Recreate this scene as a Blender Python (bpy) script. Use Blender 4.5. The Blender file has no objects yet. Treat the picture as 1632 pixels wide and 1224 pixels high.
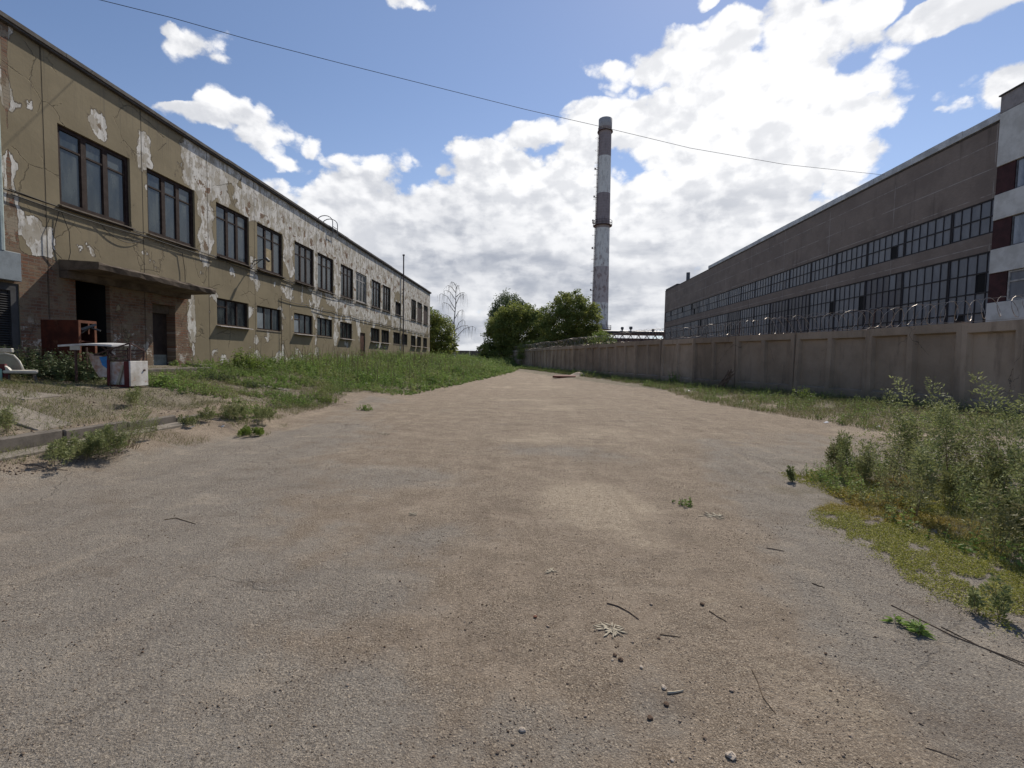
import bpy, math, random
import numpy as np
from mathutils import Vector, Matrix
rnd = random.Random(7)
rng = np.random.default_rng(11)
SC = bpy.context.scene
COL = SC.collection
R = math.radians

# ------------------------------------------------------------------ camera
FPX, CX, CY, W0 = 745.0, 816.0, 612.0, 1632.0
EYE = 1.5
_v = np.array([849 - CX, CY - 572, -FPX]); _Y = _v / np.linalg.norm(_v)
_Z = np.cross(np.array([1, -.018, 0.]), _Y); _Z /= np.linalg.norm(_Z)
if _Z[1] < 0: _Z = -_Z
_X = np.cross(_Y, _Z)
ROT = np.stack([_X, _Y, _Z])                 # camera axes -> world
cam = bpy.data.cameras.new('camera'); camo = bpy.data.objects.new('camera', cam); COL.objects.link(camo)
m = Matrix([list(ROT[0]) + [0], list(ROT[1]) + [0], list(ROT[2]) + [EYE], [0, 0, 0, 1]])
camo.matrix_world = m
cam.sensor_width = 36; cam.sensor_fit = 'HORIZONTAL'; cam.lens = 36 * FPX / W0
cam.clip_start = .05; cam.clip_end = 6000
SC.camera = camo

def ray(x, y):
    return ROT @ np.array([x - CX, CY - y, -FPX])
def dirn(x, y):
    d = ray(x, y); return d / np.linalg.norm(d)
def at_z(x, y, z):
    d = ray(x, y); t = (z - EYE) / d[2]; return d[0] * t, d[1] * t
def at_y(x, y, Y):
    d = ray(x, y); t = Y / d[1]; return d[0] * t, EYE + d[2] * t

# ------------------------------------------------------------------ sun, sky
SUN_EL, SUN_AZ = 47.0, 22.0                 # azimuth from +Y towards +X
sd = Vector((math.sin(R(SUN_AZ)) * math.cos(R(SUN_EL)), math.cos(R(SUN_AZ)) * math.cos(R(SUN_EL)), math.sin(R(SUN_EL))))
sun = bpy.data.lights.new('sun', 'SUN'); sun.energy = 4.8; sun.angle = R(.55); sun.color = (1, .925, .81)
suno = bpy.data.objects.new('sun', sun); COL.objects.link(suno)
suno.rotation_euler = (-sd).to_track_quat('-Z', 'Y').to_euler(); suno.location = (20, 40, 60)
SKY_STRENGTH = .10
SC.view_settings.view_transform = 'Standard'; SC.view_settings.look = 'None'
SC.view_settings.exposure = 0.0; SC.view_settings.gamma = 1.0
try: SC.view_settings.use_curve_mapping = False
except Exception: pass

class NT:
    """short-hand for wiring shader nodes"""
    def __init__(s, tree): s.t = tree; s.n = tree.nodes; s.l = tree.links
    def node(s, typ, **kw):
        n = s.n.new(typ)
        for k, v in kw.items(): setattr(n, k, v)
        return n
    def put(s, sock, v):
        if v is None: return
        if isinstance(v, bpy.types.NodeSocket): s.l.new(v, sock)
        else:
            if hasattr(sock, 'default_value'):
                dv = sock.default_value
                if hasattr(dv, '__len__') and len(dv) == 4 and len(v) == 3: v = tuple(v) + (1,)
                sock.default_value = v
    def math(s, op, a, b=None, c=None, clamp=False):
        n = s.node('ShaderNodeMath', operation=op); n.use_clamp = clamp
        s.put(n.inputs[0], a)
        if b is not None: s.put(n.inputs[1], b)
        if c is not None: s.put(n.inputs[2], c)
        return n.outputs[0]
    def vmath(s, op, a, b=None, scale=None, out=0):
        n = s.node('ShaderNodeVectorMath', operation=op)
        s.put(n.inputs[0], a)
        if b is not None: s.put(n.inputs[1], b)
        if scale is not None: s.put(n.inputs['Scale'], scale)
        return n.outputs[out]
    def mix(s, f, a, b, blend='MIX'):
        n = s.node('ShaderNodeMix', data_type='RGBA', blend_type=blend)
        s.put(n.inputs[0], f); s.put(n.inputs[6], a); s.put(n.inputs[7], b)
        return n.outputs[2]
    def step(s, v, lo, hi, a=0., b=1., smooth=True):
        n = s.node('ShaderNodeMapRange'); n.clamp = True
        n.interpolation_type = 'SMOOTHSTEP' if smooth else 'LINEAR'
        s.put(n.inputs[0], v); s.put(n.inputs[1], lo); s.put(n.inputs[2], hi); s.put(n.inputs[3], a); s.put(n.inputs[4], b)
        return n.outputs[0]
    def noise(s, vec, scale, detail=5, rough=.55, dist=0., out=0, lac=2.0):
        n = s.node('ShaderNodeTexNoise'); s.put(n.inputs['Vector'], vec)
        s.put(n.inputs['Scale'], scale); s.put(n.inputs['Detail'], detail); s.put(n.inputs['Roughness'], rough)
        s.put(n.inputs['Distortion'], dist); s.put(n.inputs['Lacunarity'], lac)
        return n.outputs[out]
    def voro(s, vec, scale, out='Color', feature='F1', rnds=1.):
        n = s.node('ShaderNodeTexVoronoi', feature=feature); s.put(n.inputs['Vector'], vec); s.put(n.inputs['Scale'], scale)
        s.put(n.inputs['Randomness'], rnds)
        return n.outputs[out]
    def attr(s, name):
        return s.node('ShaderNodeAttribute', attribute_name=name).outputs['Fac']
    def mapping(s, vec, scale=(1, 1, 1), loc=(0, 0, 0), rot=(0, 0, 0), typ='POINT'):
        n = s.node('ShaderNodeMapping', vector_type=typ)
        s.put(n.inputs['Vector'], vec); s.put(n.inputs['Location'], loc); s.put(n.inputs['Rotation'], rot); s.put(n.inputs['Scale'], scale)
        return n.outputs[0]
    def sep(s, v):
        n = s.node('ShaderNodeSeparateXYZ'); s.put(n.inputs[0], v); return n.outputs
    def comb(s, x, y, z):
        n = s.node('ShaderNodeCombineXYZ'); s.put(n.inputs[0], x); s.put(n.inputs[1], y); s.put(n.inputs[2], z); return n.outputs[0]

world = bpy.data.worlds.new('World'); SC.world = world; world.use_nodes = True
w = NT(world.node_tree); w.n.clear()
wout = w.node('ShaderNodeOutputWorld'); bg = w.node('ShaderNodeBackground'); w.put(bg.inputs[1], SKY_STRENGTH)
w.l.new(bg.outputs[0], wout.inputs[0])
sky = w.node('ShaderNodeTexSky', sky_type='NISHITA'); sky.sun_disc = False
sky.sun_elevation = R(SUN_EL); sky.sun_rotation = R(SUN_AZ); sky.altitude = 150; sky.air_density = 1.0; sky.dust_density = .12; sky.ozone_density = 2.4
d0 = w.node('ShaderNodeTexCoord').outputs['Generated']
d0 = w.vmath('NORMALIZE', d0)
wn = w.noise(d0, 9.0, 7, .6, out=1)
dd = w.vmath('ADD', d0, w.vmath('SCALE', w.vmath('SUBTRACT', wn, (.5, .5, .5)), scale=.055))
# cumulus masses: (pixel x, pixel y, half width, half height, tilt deg, weight) turned into directions
BL = [(335, 188, 66, 22, 5, .8), (365, 175, 40, 34, 0, .9), (412, 216, 66, 44, 22, 1.2), (450, 258, 40, 26, 0, .8), (494, 236, 30, 22, 10, .68), (745, 530, 140, 60, 0, 1.3), (720, 480, 90, 50, 0, 1.3),
      (322, 66, 52, 30, 30, .56), (345, 92, 26, 16, 0, .5), (285, 45, 26, 14, 0, .48), (650, 3, 40, 14, 0, .6),
      (1050, 105, 95, 42, 0, 1.05), (1150, 110, 90, 60, 0, 1.25), (1268, 62, 62, 56, 0, 1.3), (1180, 190, 190, 100, 0, 1.5),
      (1345, 195, 82, 48, 0, 1.1), (1280, 265, 120, 90, 0, 1.3), (1030, 205, 95, 50, 0, 1.05), (970, 105, 50, 22, -10, .8), (940, 185, 50, 26, 0, .7),
      (1355, 22, 62, 34, 0, .85), (1550, 6, 95, 30, 0, .95), (1618, 125, 62, 44, -20, 1.05), (1485, 175, 40, 12, 0, .6), (1530, 165, 70, 22, -20, .5), (1128, 0, 20, 12, 0, .7),
      (870, 212, 80, 24, 8, .62), (920, 250, 60, 34, 20, .8), (700, 270, 70, 20, 0, .7), (850, 275, 70, 24, 0, .8), (1070, 245, 20, 12, 0, .6),
      (560, 305, 110, 34, 0, .95), (640, 335, 190, 60, 0, 1.2), (770, 268, 70, 34, 0, 1.05), (850, 310, 130, 60, 0, 1.2), (780, 400, 460, 115, 0, 1.7),
      (1090, 350, 190, 82, 0, 1.4), (960, 460, 420, 90, 0, 1.3), (1180, 400, 130, 70, 0, 1.2), (1250, 330, 110, 60, 0, 1.2), (760, 545, 200, 30, 0, .7), (1010, 520, 120, 40, 0, .8), (560, 430, 180, 110, 0, 1.2),
      (-500, 330, 260, 90, 0, 1.3), (-300, 500, 400, 60, 0, 1.2), (2100, 300, 300, 120, 0, 1.4), (1900, 520, 380, 70, 0, 1.3)]
field = None
for (bx, by, hw, hh, tilt, wt) in BL:
    c = ray(bx, by); L = np.linalg.norm(c); c /= L
    cv = Vector(c); up = Vector((0, 0, 1)); rt = cv.cross(up).normalized(); u2 = rt.cross(cv)
    q = Matrix.Rotation(R(-tilt), 3, cv)
    rt = q @ rt; u2 = q @ u2
    rm = Matrix((rt, cv, u2)).transposed()
    mp = w.mapping(dd, scale=(hw / L * 1.35, .8, hh / L * 1.35), loc=tuple(cv), rot=tuple(rm.to_euler('XYZ')), typ='TEXTURE')
    g = w.node('ShaderNodeTexGradient', gradient_type='SPHERICAL'); w.put(g.inputs[0], mp)
    val = w.math('MULTIPLY', g.outputs['Fac'], wt)
    field = val if field is None else w.math('SMOOTH_MAX', field, val, .03)
def fbm(v):
    sx = w.mapping(v, scale=(1, 1, 1.5))
    nz = w.noise(sx, 5.2, 9, .56); q1 = w.node('ShaderNodeTexVoronoi', feature='F1'); q2 = w.node('ShaderNodeTexVoronoi', feature='F1')
    wv = w.vmath('ADD', sx, w.vmath('SCALE', w.vmath('SUBTRACT', wn, (.5, .5, .5)), scale=.09))
    for q_, sc_ in ((q1, 13.), (q2, 31.)): w.put(q_.inputs['Vector'], wv); w.put(q_.inputs['Scale'], sc_)
    bil = w.math('ADD', w.math('MULTIPLY', w.math('SUBTRACT', .42, q1.outputs['Distance']), .22), w.math('MULTIPLY', w.math('SUBTRACT', .42, q2.outputs['Distance']), .12))
    return w.math('ADD', nz, bil)
n1 = fbm(d0); lite = tuple(Vector(sd) * .022)
n2 = fbm(w.vmath('ADD', d0, lite))
dens = w.math('ADD', w.math('ADD', field, w.step(field, .05, .2, 0, .06)), w.math('MULTIPLY', w.math('MULTIPLY', w.math('SUBTRACT', n1, .5), 2.6), w.step(field, .03, .22)))
alpha = w.step(dens, .20, .46)
relief = w.step(w.math('SUBTRACT', n1, n2), -.11, .11)
thick = w.step(dens, .45, 1.35)
dz = w.sep(d0)[2]
low = w.step(dz, .08, .46, 1., 0.)
sunw = w.step(w.vmath('DOT_PRODUCT', d0, tuple(sd), out=1), .62, .93)
bright = w.math('ADD', w.math('MULTIPLY', w.math('SUBTRACT', relief, .5), w.step(low, 0, 1, .46, .26)), w.step(low, 0, 1, .86, .74))
bright = w.math('SUBTRACT', bright, w.math('MULTIPLY', w.math('MULTIPLY', thick, .16), low))
big = w.noise(w.mapping(d0, scale=(1, 1, 3.4)), 4.2, 7, .58)
bright = w.math('SUBTRACT', bright, w.math('MULTIPLY', w.math('MULTIPLY', w.step(big, .42, .62), .36), w.step(low, 0., 1., .30, 1.)))
bright = w.math('ADD', bright, w.math('MULTIPLY', sunw, .15))
ccol = w.mix(w.step(bright, .25, 1., smooth=False), (4.2, 4.5, 5.2), (10.2, 10.2, 10.3))
skyc = w.mix(w.step(dz, .0, .5, .40, .04), w.vmath('MULTIPLY', sky.outputs[0], w.mix(w.step(w.vmath('DOT_PRODUCT', d0, tuple(sd), out=1), .35, .9), (.92, .94, 1.03), (1.30, 1.20, 1.20))), (5.4, 6.7, 9.4))
w.l.new(w.mix(w.math('MULTIPLY', alpha, .98), skyc, ccol), bg.inputs[0])

# ------------------------------------------------------------------ materials
def material(name):
    mt = bpy.data.materials.new(name); mt.use_nodes = True
    t = NT(mt.node_tree); p = t.n['Principled BSDF']; return mt, t, p
def objco(t): return t.node('ShaderNodeTexCoord').outputs['Object']
def bump(t, p, h, strength=.5, dist=.01):
    b = t.node('ShaderNodeBump'); t.put(b.inputs['Strength'], strength); t.put(b.inputs['Distance'], dist); t.put(b.inputs['Height'], h)
    t.l.new(b.outputs[0], p.inputs['Normal'])
def simple(name, c, rough=.8, var=.35, scale=4., c2=None, metal=0., spec=.3, bumps=.3, stain=None):
    mt, t, p = material(name); o = objco(t)
    n = t.noise(o, scale, 8, .65)
    c2 = c2 or tuple(x * (1 - var) for x in c)
    col = t.mix(t.step(n, .38, .64), c, c2)
    if stain:
        col = t.mix(t.step(t.noise(o, scale * .6, 8, .7), .55, .62), col, stain)
    t.put(p.inputs['Base Color'], col); t.put(p.inputs['Roughness'], rough); t.put(p.inputs['Metallic'], metal)
    t.put(p.inputs['Specular IOR Level'], spec)
    bump(t, p, t.noise(o, scale * 8, 6, .6), bumps, .01)
    return mt

M = {}
M['frame'] = simple('frame_brown', (.024, .014, .012), .7, .5, 6, c2=(.042, .028, .024), spec=.15)
M['frame_white'] = simple('frame_white', (.42, .40, .37), .6, .4, 6)
M['sill'] = simple('sill_metal', (.55, .50, .48), .5, .35, 5)
M['sill_old'] = simple('sill_old', (.16, .13, .11), .7, .4, 5)
M['roofing'] = simple('roofing', (.09, .08, .075), .9, .4, 3)
M['roof_edge'] = simple('roof_edge', (.045, .036, .032), .8, .5, 3, c2=(.09, .085, .08))
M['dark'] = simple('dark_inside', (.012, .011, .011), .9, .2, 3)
M['plywood'] = simple('plywood', (.34, .27, .16), .8, .3, 4)
M['door_brown'] = simple('door_brown', (.085, .035, .02), .6, .5, 4)
M['door_dark'] = simple('door_dark', (.045, .03, .024), .7, .5, 4)
M['door_foot'] = simple('door_foot', (.22, .24, .22), .6, .4, 4)
M['canopy'] = simple('canopy_concrete', (.135, .105, .078), .9, .55, 3, c2=(.07, .053, .040))
M['cable'] = simple('cable_black', (.03, .026, .024), .7, .3, 3)
M['steel'] = simple('steel_grey', (.12, .12, .125), .5, .4, 6, metal=.3)
M['pipe'] = simple('pipe_rust', (.13, .10, .09), .7, .4, 5)
M['concrete'] = simple('concrete', (.23, .20, .165), .9, .3, 5)
M['concrete_dark'] = simple('concrete_dark', (.15, .13, .11), .9, .35, 5)
M['greybox'] = simple('grey_box', (.22, .25, .27), .6, .25, 3)
M['paleblue'] = simple('pale_blue', (.30, .36, .36), .7, .3, 3)
M['red_rust'] = simple('red_rust', (.10, .028, .017), .75, .45, 3, c2=(.05, .016, .012), spec=.15, stain=(.13, .06, .035))  # rust red darkened to stand in for the canopy's shade on the cabinet
M['orange_rust'] = simple('orange_rust', (.20, .075, .04), .7, .4, 5)
M['white_paint'] = simple('white_paint', (.62, .60, .57), .7, .3, 3.5, c2=(.42, .39, .34), stain=(.30, .16, .11))
M['white_top'] = simple('white_top', (.60, .59, .58), .5, .3, 4)
M['maroon'] = simple('maroon_edge', (.12, .02, .022), .6, .3, 5)
M['blue'] = simple('blue_paint', (.05, .25, .60), .6, .3, 5)
M['cream'] = simple('cream_vinyl', (.55, .52, .45), .5, .2, 5)
M['green_paint'] = simple('mint_paint', (.40, .64, .50), .6, .2, 3)
M['bar'] = simple('bar_rust', (.09, .05, .045), .6, .4, 8)
M['peeled'] = simple('peeled_panel', (.62, .58, .54), .7, .2, 3, c2=(.36, .17, .10))
M['wire'] = simple('razor_metal', (.36, .33, .30), .45, .4, 8, c2=(.22, .16, .13), metal=.4)
M['wood'] = simple('old_wood', (.17, .12, .085), .85, .4, 9)
M['twig'] = simple('twig', (.12, .085, .055), .9, .4, 9)
M['straw'] = simple('straw', (.42, .37, .28), .9, .3, 9)
M['stone'] = simple('stone_mix', (.34, .27, .21), .95, .3, 20, spec=.05)
M['stone_mid'] = simple('stone_mid', (.19, .145, .11), .95, .3, 20, spec=.05)
M['stone_dark'] = simple('stone_dark', (.13, .09, .065), .95, .3, 20, spec=.05)
M['stone_pale'] = simple('stone_pale', (.46, .39, .315), .95, .2, 20, spec=.05)
M['litter'] = simple('white_litter', (.75, .74, .72), .6, .1, 9)
M['rust_sheet'] = simple('rust_sheet', (.15, .04, .02), .7, .4, 5)
M['sandpile'] = simple('sand_pile', (.36, .30, .24), .95, .25, 5)
M['bark'] = simple('bark', (.11, .09, .07), .9, .4, 5)
M['birch'] = simple('birch_bark', (.33, .31, .29), .9, .6, 4, c2=(.08, .07, .065))
M['gantry'] = simple('gantry_rust', (.12, .065, .05), .7, .4, 2, c2=(.06, .045, .045))
M['tower_white'] = simple('tower_panel', (.60, .58, .54), .85, .22, 1.3, c2=(.46, .44, .40))
M['tower_top'] = simple('tower_top', (.30, .27, .26), .9, .3, 2.5)
M['tower_maroon'] = simple('tower_maroon', (.055, .018, .018), .8, .4, 3)
M['flashing'] = simple('flashing', (.55, .55, .54), .6, .35, 1.2)

def glassmat(name, a, b, rough=.12):
    mt, t, p = material(name); o = objco(t)
    n = t.noise(t.mapping(o, scale=(1, 1, .35)), 2.3, 6, .6)
    t.put(p.inputs['Base Color'], t.mix(t.step(n, .35, .68), a, b))
    t.put(p.inputs['Roughness'], t.step(n, .3, .7, rough, rough + .2)); t.put(p.inputs['Specular IOR Level'], .5)
    bump(t, p, t.noise(o, 1.6, 2, .5), .12, .03)
    return mt
M['glass'] = glassmat('glass_dusty', (.035, .045, .050), (.075, .092, .096))
M['glass_dark'] = glassmat('glass_dark', (.010, .012, .014), (.035, .045, .045))
M['glass_hall'] = glassmat('glass_hall', (.085, .088, .100), (.165, .168, .180), .35)
M['glass_halldark'] = glassmat('glass_halldark', (.034, .030, .038), (.070, .066, .080), .35)
M['glass_hall2'] = glassmat('glass_hallpale', (.09, .095, .11), (.14, .145, .16), .3)
M['glass_tower'] = glassmat('glass_tower', (.10, .12, .15), (.26, .28, .31), .1)

# --- facade of the old factory: ochre paint over white render over brick
def facade():
    mt, t, p = material('facade_peeling'); o = objco(t); s = t.sep(o)
    yz = t.comb(s[1], s[2], 0)
    nA = t.noise(t.mapping(yz, scale=(1., .72, 1)), 1.45, 9, .50)
    nB = t.noise(yz, 9., 6, .6)
    nn = t.math('ADD', t.math('MULTIPLY', t.math('SUBTRACT', nA, .5), 3.3), t.math('MULTIPLY', t.math('SUBTRACT', nB, .5), .35))
    pe = t.math('ADD', t.attr('peel'), nn)
    peel = t.step(pe, .485, .515)
    rim_shade = t.math('MULTIPLY', t.step(pe, .40, .48), t.math('SUBTRACT', 1., peel))  # dark outline paints in edge shading so the paint layer looks thick
    br = t.math('ADD', t.attr('brick'), t.math('MULTIPLY', nn, .8))
    brick = t.step(br, .48, .52)
    soot = t.math('ADD', t.attr('soot'), t.math('MULTIPLY', t.math('SUBTRACT', t.noise(t.mapping(yz, scale=(2.2, .35, 1)), 2.2, 7, .6), .5), .9))
    och = t.mix(t.step(t.noise(yz, .9, 6, .6), .35, .68), (.246, .206, .136), (.206, .172, .113))
    och = t.mix(t.step(t.noise(t.mapping(yz, scale=(3.5, .3, 1)), 2.0, 5, .6), .56, .75, 0, .35), och, (.15, .125, .09))
    wh = t.mix(t.step(t.noise(t.mapping(yz, scale=(1.6, .6, 1)), 2.1, 8, .6), .45, .62), (.60, .58, .54), (.42, .40, .36))
    sp = t.step(t.noise(t.mapping(yz, scale=(1.7, .6, 1)), 6.5, 5, .65), .56, .62)
    wh = t.mix(t.math('MULTIPLY', sp, .75), wh, (.20, .165, .125))
    bn = t.node('ShaderNodeTexBrick'); t.put(bn.inputs['Vector'], yz); t.put(bn.inputs['Scale'], 1.0)
    t.put(bn.inputs['Color1'], (.20, .098, .062)); t.put(bn.inputs['Color2'], (.12, .068, .048)); t.put(bn.inputs['Mortar'], (.17, .135, .105))
    t.put(bn.inputs['Mortar Size'], .012); t.put(bn.inputs['Brick Width'], .26); t.put(bn.inputs['Row Height'], .078)
    bc = t.mix(t.step(t.noise(yz, 2.6, 9, .7), .42, .58, 0, .9), bn.outputs[0], (.20, .155, .108))
    bc = t.mix(t.math('MULTIPLY', t.step(t.noise(t.mapping(yz, loc=(3, 1, 0)), 3.6, 9, .75), .54, .60), t.step(s[2], 2.4, 1.8)), bc, (.46, .43, .38))
    col = t.mix(peel, och, wh)
    col = t.mix(t.math('MULTIPLY', rim_shade, .6), col, (.10, .08, .06))
    col = t.mix(brick, col, bc)
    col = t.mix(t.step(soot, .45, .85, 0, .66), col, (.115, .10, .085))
    dp_ = t.step(t.noise(t.mapping(yz, loc=(7, 3, 0), scale=(1.2, .7, 1)), 2.6, 9, .66), .50, .53)
    col = t.mix(t.math('MULTIPLY', t.math('MULTIPLY', dp_, peel), .72), col, (.30, .262, .20))
    bk_ = t.math('MULTIPLY', t.step(t.math('SUBTRACT', pe, t.noise(t.mapping(yz, loc=(2, 5, 0)), 1.1, 8, .6)), .62, .66), t.step(s[2], 8.2, 7.6)); bk_ = t.math('MULTIPLY', bk_, t.step(t.noise(t.mapping(yz, loc=(8, 2, 0)), 1.9, 8, .6), .56, .58))
    col = t.mix(bk_, col, bc)
    vd = t.voro(t.vmath('ADD', yz, t.vmath('SCALE', t.noise(yz, 3., 5, .6, out=1), scale=.22)), .85, 'Distance', 'DISTANCE_TO_EDGE')
    crack = t.math('MULTIPLY', t.step(vd, .010, .003), t.step(t.noise(t.mapping(yz, loc=(1, 9, 0)), .8, 4, .6), .47, .56))
    col = t.mix(t.math('MULTIPLY', crack, .36), col, (.08, .065, .05))
    drip = t.step(t.noise(t.mapping(yz, scale=(5., .12, 1)), 2.4, 6, .6), .52, .70)
    col = t.mix(t.math('MULTIPLY', t.math('MULTIPLY', drip, t.step(s[2], 5.5, 8.4)), .55), col, (.12, .105, .085))
    dr2 = t.math('MULTIPLY', t.step(t.noise(t.mapping(yz, scale=(4., .15, 1), loc=(3, 0, 0)), 2.4, 6, .6), .50, .66), t.math('MULTIPLY', t.step(s[2], 4.0, 4.9), t.step(s[2], 5.0, 4.97)))
    col = t.mix(t.math('MULTIPLY', dr2, .5), col, (.12, .10, .08))
    # vertical panel joints
    fr = t.math('ABSOLUTE', t.math('SUBTRACT', t.math('FRACT', t.math('DIVIDE', t.math('ADD', s[1], .35), 2.76)), .5))
    jt = t.step(t.math('ADD', fr, t.math('MULTIPLY', nB, .004)), .494, .5)
    col = t.mix(t.math('MULTIPLY', jt, .6), col, (.09, .075, .06))
    t.put(p.inputs['Base Color'], col); t.put(p.inputs['Roughness'], .93); t.put(p.inputs['Specular IOR Level'], .15)
    h = t.math('ADD', t.math('MULTIPLY', peel, -1.), t.math('MULTIPLY', nB, .14))
    h = t.math('ADD', h, t.math('MULTIPLY', brick, t.math('MULTIPLY', bn.outputs[1], -2.2)))
    h = t.math('SUBTRACT', h, t.math('MULTIPLY', jt, 2.))
    h = t.math('SUBTRACT', h, t.math('MULTIPLY', brick, 1.2)); h = t.math('SUBTRACT', h, t.math('MULTIPLY', crack, .6))
    bump(t, p, h, 1., .03)
    return mt
M['facade'] = facade()

def hallwall():
    mt, t, p = material('hall_brick'); o = objco(t); s = t.sep(o); yz = t.comb(s[1], s[2], 0)
    c = t.mix(t.step(t.noise(yz, .5, 8, .65), .38, .62), (.245, .195, .162), (.196, .155, .130))
    fine = t.noise(t.mapping(yz, scale=(1, 3.3, 1)), 4.5, 3, .7)
    c = t.mix(t.step(fine, .3, .7, 0, .35), c, (.15, .125, .105))
    bn = t.node('ShaderNodeTexBrick'); bn.offset = 0; t.put(bn.inputs['Vector'], t.mapping(yz, loc=(1.1, -.2, 0))); t.put(bn.inputs['Scale'], 1.)
    t.put(bn.inputs['Mortar Size'], .022); t.put(bn.inputs['Brick Width'], 6.); t.put(bn.inputs['Row Height'], 1.16)
    brk = t.math('MULTIPLY', bn.outputs[1], t.step(t.noise(yz, 1.1, 4, .6), .36, .58))
    c = t.mix(t.math('MULTIPLY', brk, .8), c, (.36, .32, .29))
    c = t.mix(t.step(t.noise(t.mapping(yz, loc=(5, 1, 0), scale=(.6, 1, 1)), .9, 8, .7), .60, .66, 0, .35), c, (.30, .26, .23))
    streak = t.noise(t.mapping(yz, scale=(1.2, .16, 1)), 1.6, 6, .6)
    c = t.mix(t.step(streak, .56, .72, 0, .4), c, (.055, .045, .042))
    t.put(p.inputs['Base Color'], c); t.put(p.inputs['Roughness'], .92); t.put(p.inputs['Specular IOR Level'], .15)
    bump(t, p, fine, .5, .01)
    return mt
M['hall'] = hallwall()

def fencemat():
    mt, t, p = material('fence_concrete'); o = objco(t)
    g = t.node('ShaderNodeNewGeometry').outputs['Position']
    c = t.mix(t.step(t.noise(g, .55, 8, .65), .36, .66), (.405, .315, .235), (.295, .228, .168))
    c = t.mix(t.step(t.noise(t.mapping(g, scale=(1.5, 1.5, .25)), 1.9, 7, .65), .52, .70, 0, .45), c, (.12, .09, .068))
    z = t.sep(g)[2]
    c = t.mix(t.math('MULTIPLY', t.step(t.math('ADD', z, t.math('MULTIPLY', t.noise(g, 1.3, 5), .9)), .75, 1.35, 1, 0), .45), c, (.11, .115, .075))
    c = t.mix(t.step(t.noise(g, 14, 5, .7), .60, .72, 0, .5), c, (.27, .235, .2))
    rv = t.node('ShaderNodeObjectInfo').outputs['Random']; k_ = t.step(rv, 0, 1, .80, 1.16, smooth=False)
    c = t.vmath('SCALE', c, scale=k_)
    cv = t.voro(t.vmath('ADD', g, t.vmath('SCALE', t.noise(g, 2.5, 5, .6, out=1), scale=.5)), .7, 'Distance', 'DISTANCE_TO_EDGE')
    c = t.mix(t.math('MULTIPLY', t.step(cv, .008, .002), t.step(t.noise(g, .5, 3), .52, .6, 0, .7)), c, (.06, .05, .04))
    t.put(p.inputs['Base Color'], c); t.put(p.inputs['Roughness'], .95); t.put(p.inputs['Specular IOR Level'], .1)
    bump(t, p, t.noise(g, 18, 8, .7), .8, .015)
    return mt
M['fence'] = fencemat()

def chimneymat():
    mt, t, p = material('chimney_paint'); o = objco(t); s = t.sep(o)
    ang = t.math('ARCTAN2', s[0], s[1]); cyl = t.comb(t.math('MULTIPLY', ang, 1.7), s[2], 0)
    wht = (.66, .64, .60); dk = (.27, .225, .225); pur = (.44, .385, .37)
    cr = t.node('ShaderNodeValToRGB'); cr.color_ramp.interpolation = 'CONSTANT'
    t.put(cr.inputs[0], t.math('DIVIDE', s[2], 57.))
    e = cr.color_ramp.elements; e[0].position = 0; e[0].color = wht + (1,)
    e[1].position = 14.6 / 57; e[1].color = pur + (1,)
    for z, c in ((22.9, wht), (31.5, (.30, .25, .24)), (32.9, dk), (39.4, wht), (47.6, dk), (53.9, (.36, .34, .33))):
        k = e.new(z / 57); k.color = c + (1,)
    c = cr.outputs[0]
    n = t.noise(t.mapping(cyl, scale=(1, .5, 1)), 1.4, 9, .68)
    c = t.mix(t.math('MULTIPLY', t.step(n, .54, .57), t.step(s[2], 20, 34, .75, .12)), c, (.22, .15, .14))
    c = t.mix(t.math('MULTIPLY', t.step(t.noise(t.mapping(cyl, scale=(1, .3, 1), loc=(4, 2, 0)), 1.8, 8, .6), .5, .62), .3), c, (.10, .09, .09))
    bn = t.node('ShaderNodeTexBrick'); t.put(bn.inputs['Vector'], cyl); t.put(bn.inputs['Scale'], 1.); t.put(bn.inputs['Mortar Size'], .03)
    t.put(bn.inputs['Brick Width'], 1.3); t.put(bn.inputs['Row Height'], .62)
    c = t.mix(t.math('MULTIPLY', bn.outputs[1], .28), c, (.45, .42, .40))
    t.put(p.inputs['Base Color'], c); t.put(p.inputs['Roughness'], .9); t.put(p.inputs['Specular IOR Level'], .15)
    return mt
M['chimney'] = chimneymat()

def leafmat(name, a, b, c3=None, trans=.3, yellow=None):
    mt, t, p = material(name)
    v = t.attr('var'); o = t.node('ShaderNodeNewGeometry').outputs['Position']
    col = t.mix(v, a, b)
    if c3: col = t.mix(t.step(t.noise(o, .9, 4, .6), .48, .64), col, c3)
    t.put(p.inputs['Base Color'], col); t.put(p.inputs['Roughness'], .6); t.put(p.inputs['Specular IOR Level'], .25)
    tr = t.node('ShaderNodeBsdfTranslucent'); t.put(tr.inputs[0], t.mix(.5, col, (.12, .16, .02), 'ADD') if False else col)
    ms = t.node('ShaderNodeMixShader'); t.put(ms.inputs[0], trans)
    t.l.new(p.outputs[0], ms.inputs[1]); t.l.new(tr.outputs[0], ms.inputs[2])
    t.l.new(ms.outputs[0], t.n['Material Output'].inputs[0])
    return mt
M['leaf_weed'] = leafmat('leaf_weed', (.070, .135, .028), (.250, .350, .090), (.25, .28, .10), .42)
M['leaf_grass'] = leafmat('leaf_grass', (.110, .130, .045), (.25, .25, .100), (.20, .18, .09), .3)
M['leaf_mug'] = leafmat('leaf_mugwort', (.120, .150, .048), (.32, .34, .150), (.22, .22, .10), .35)
M['leaf_moss'] = leafmat('leaf_moss', (.16, .18, .03), (.40, .38, .085), (.33, .25, .05), .3)
M['leaf_tree'] = leafmat('leaf_tree', (.095, .13, .03), (.34, .35, .10), (.16, .20, .05), .45)
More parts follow.
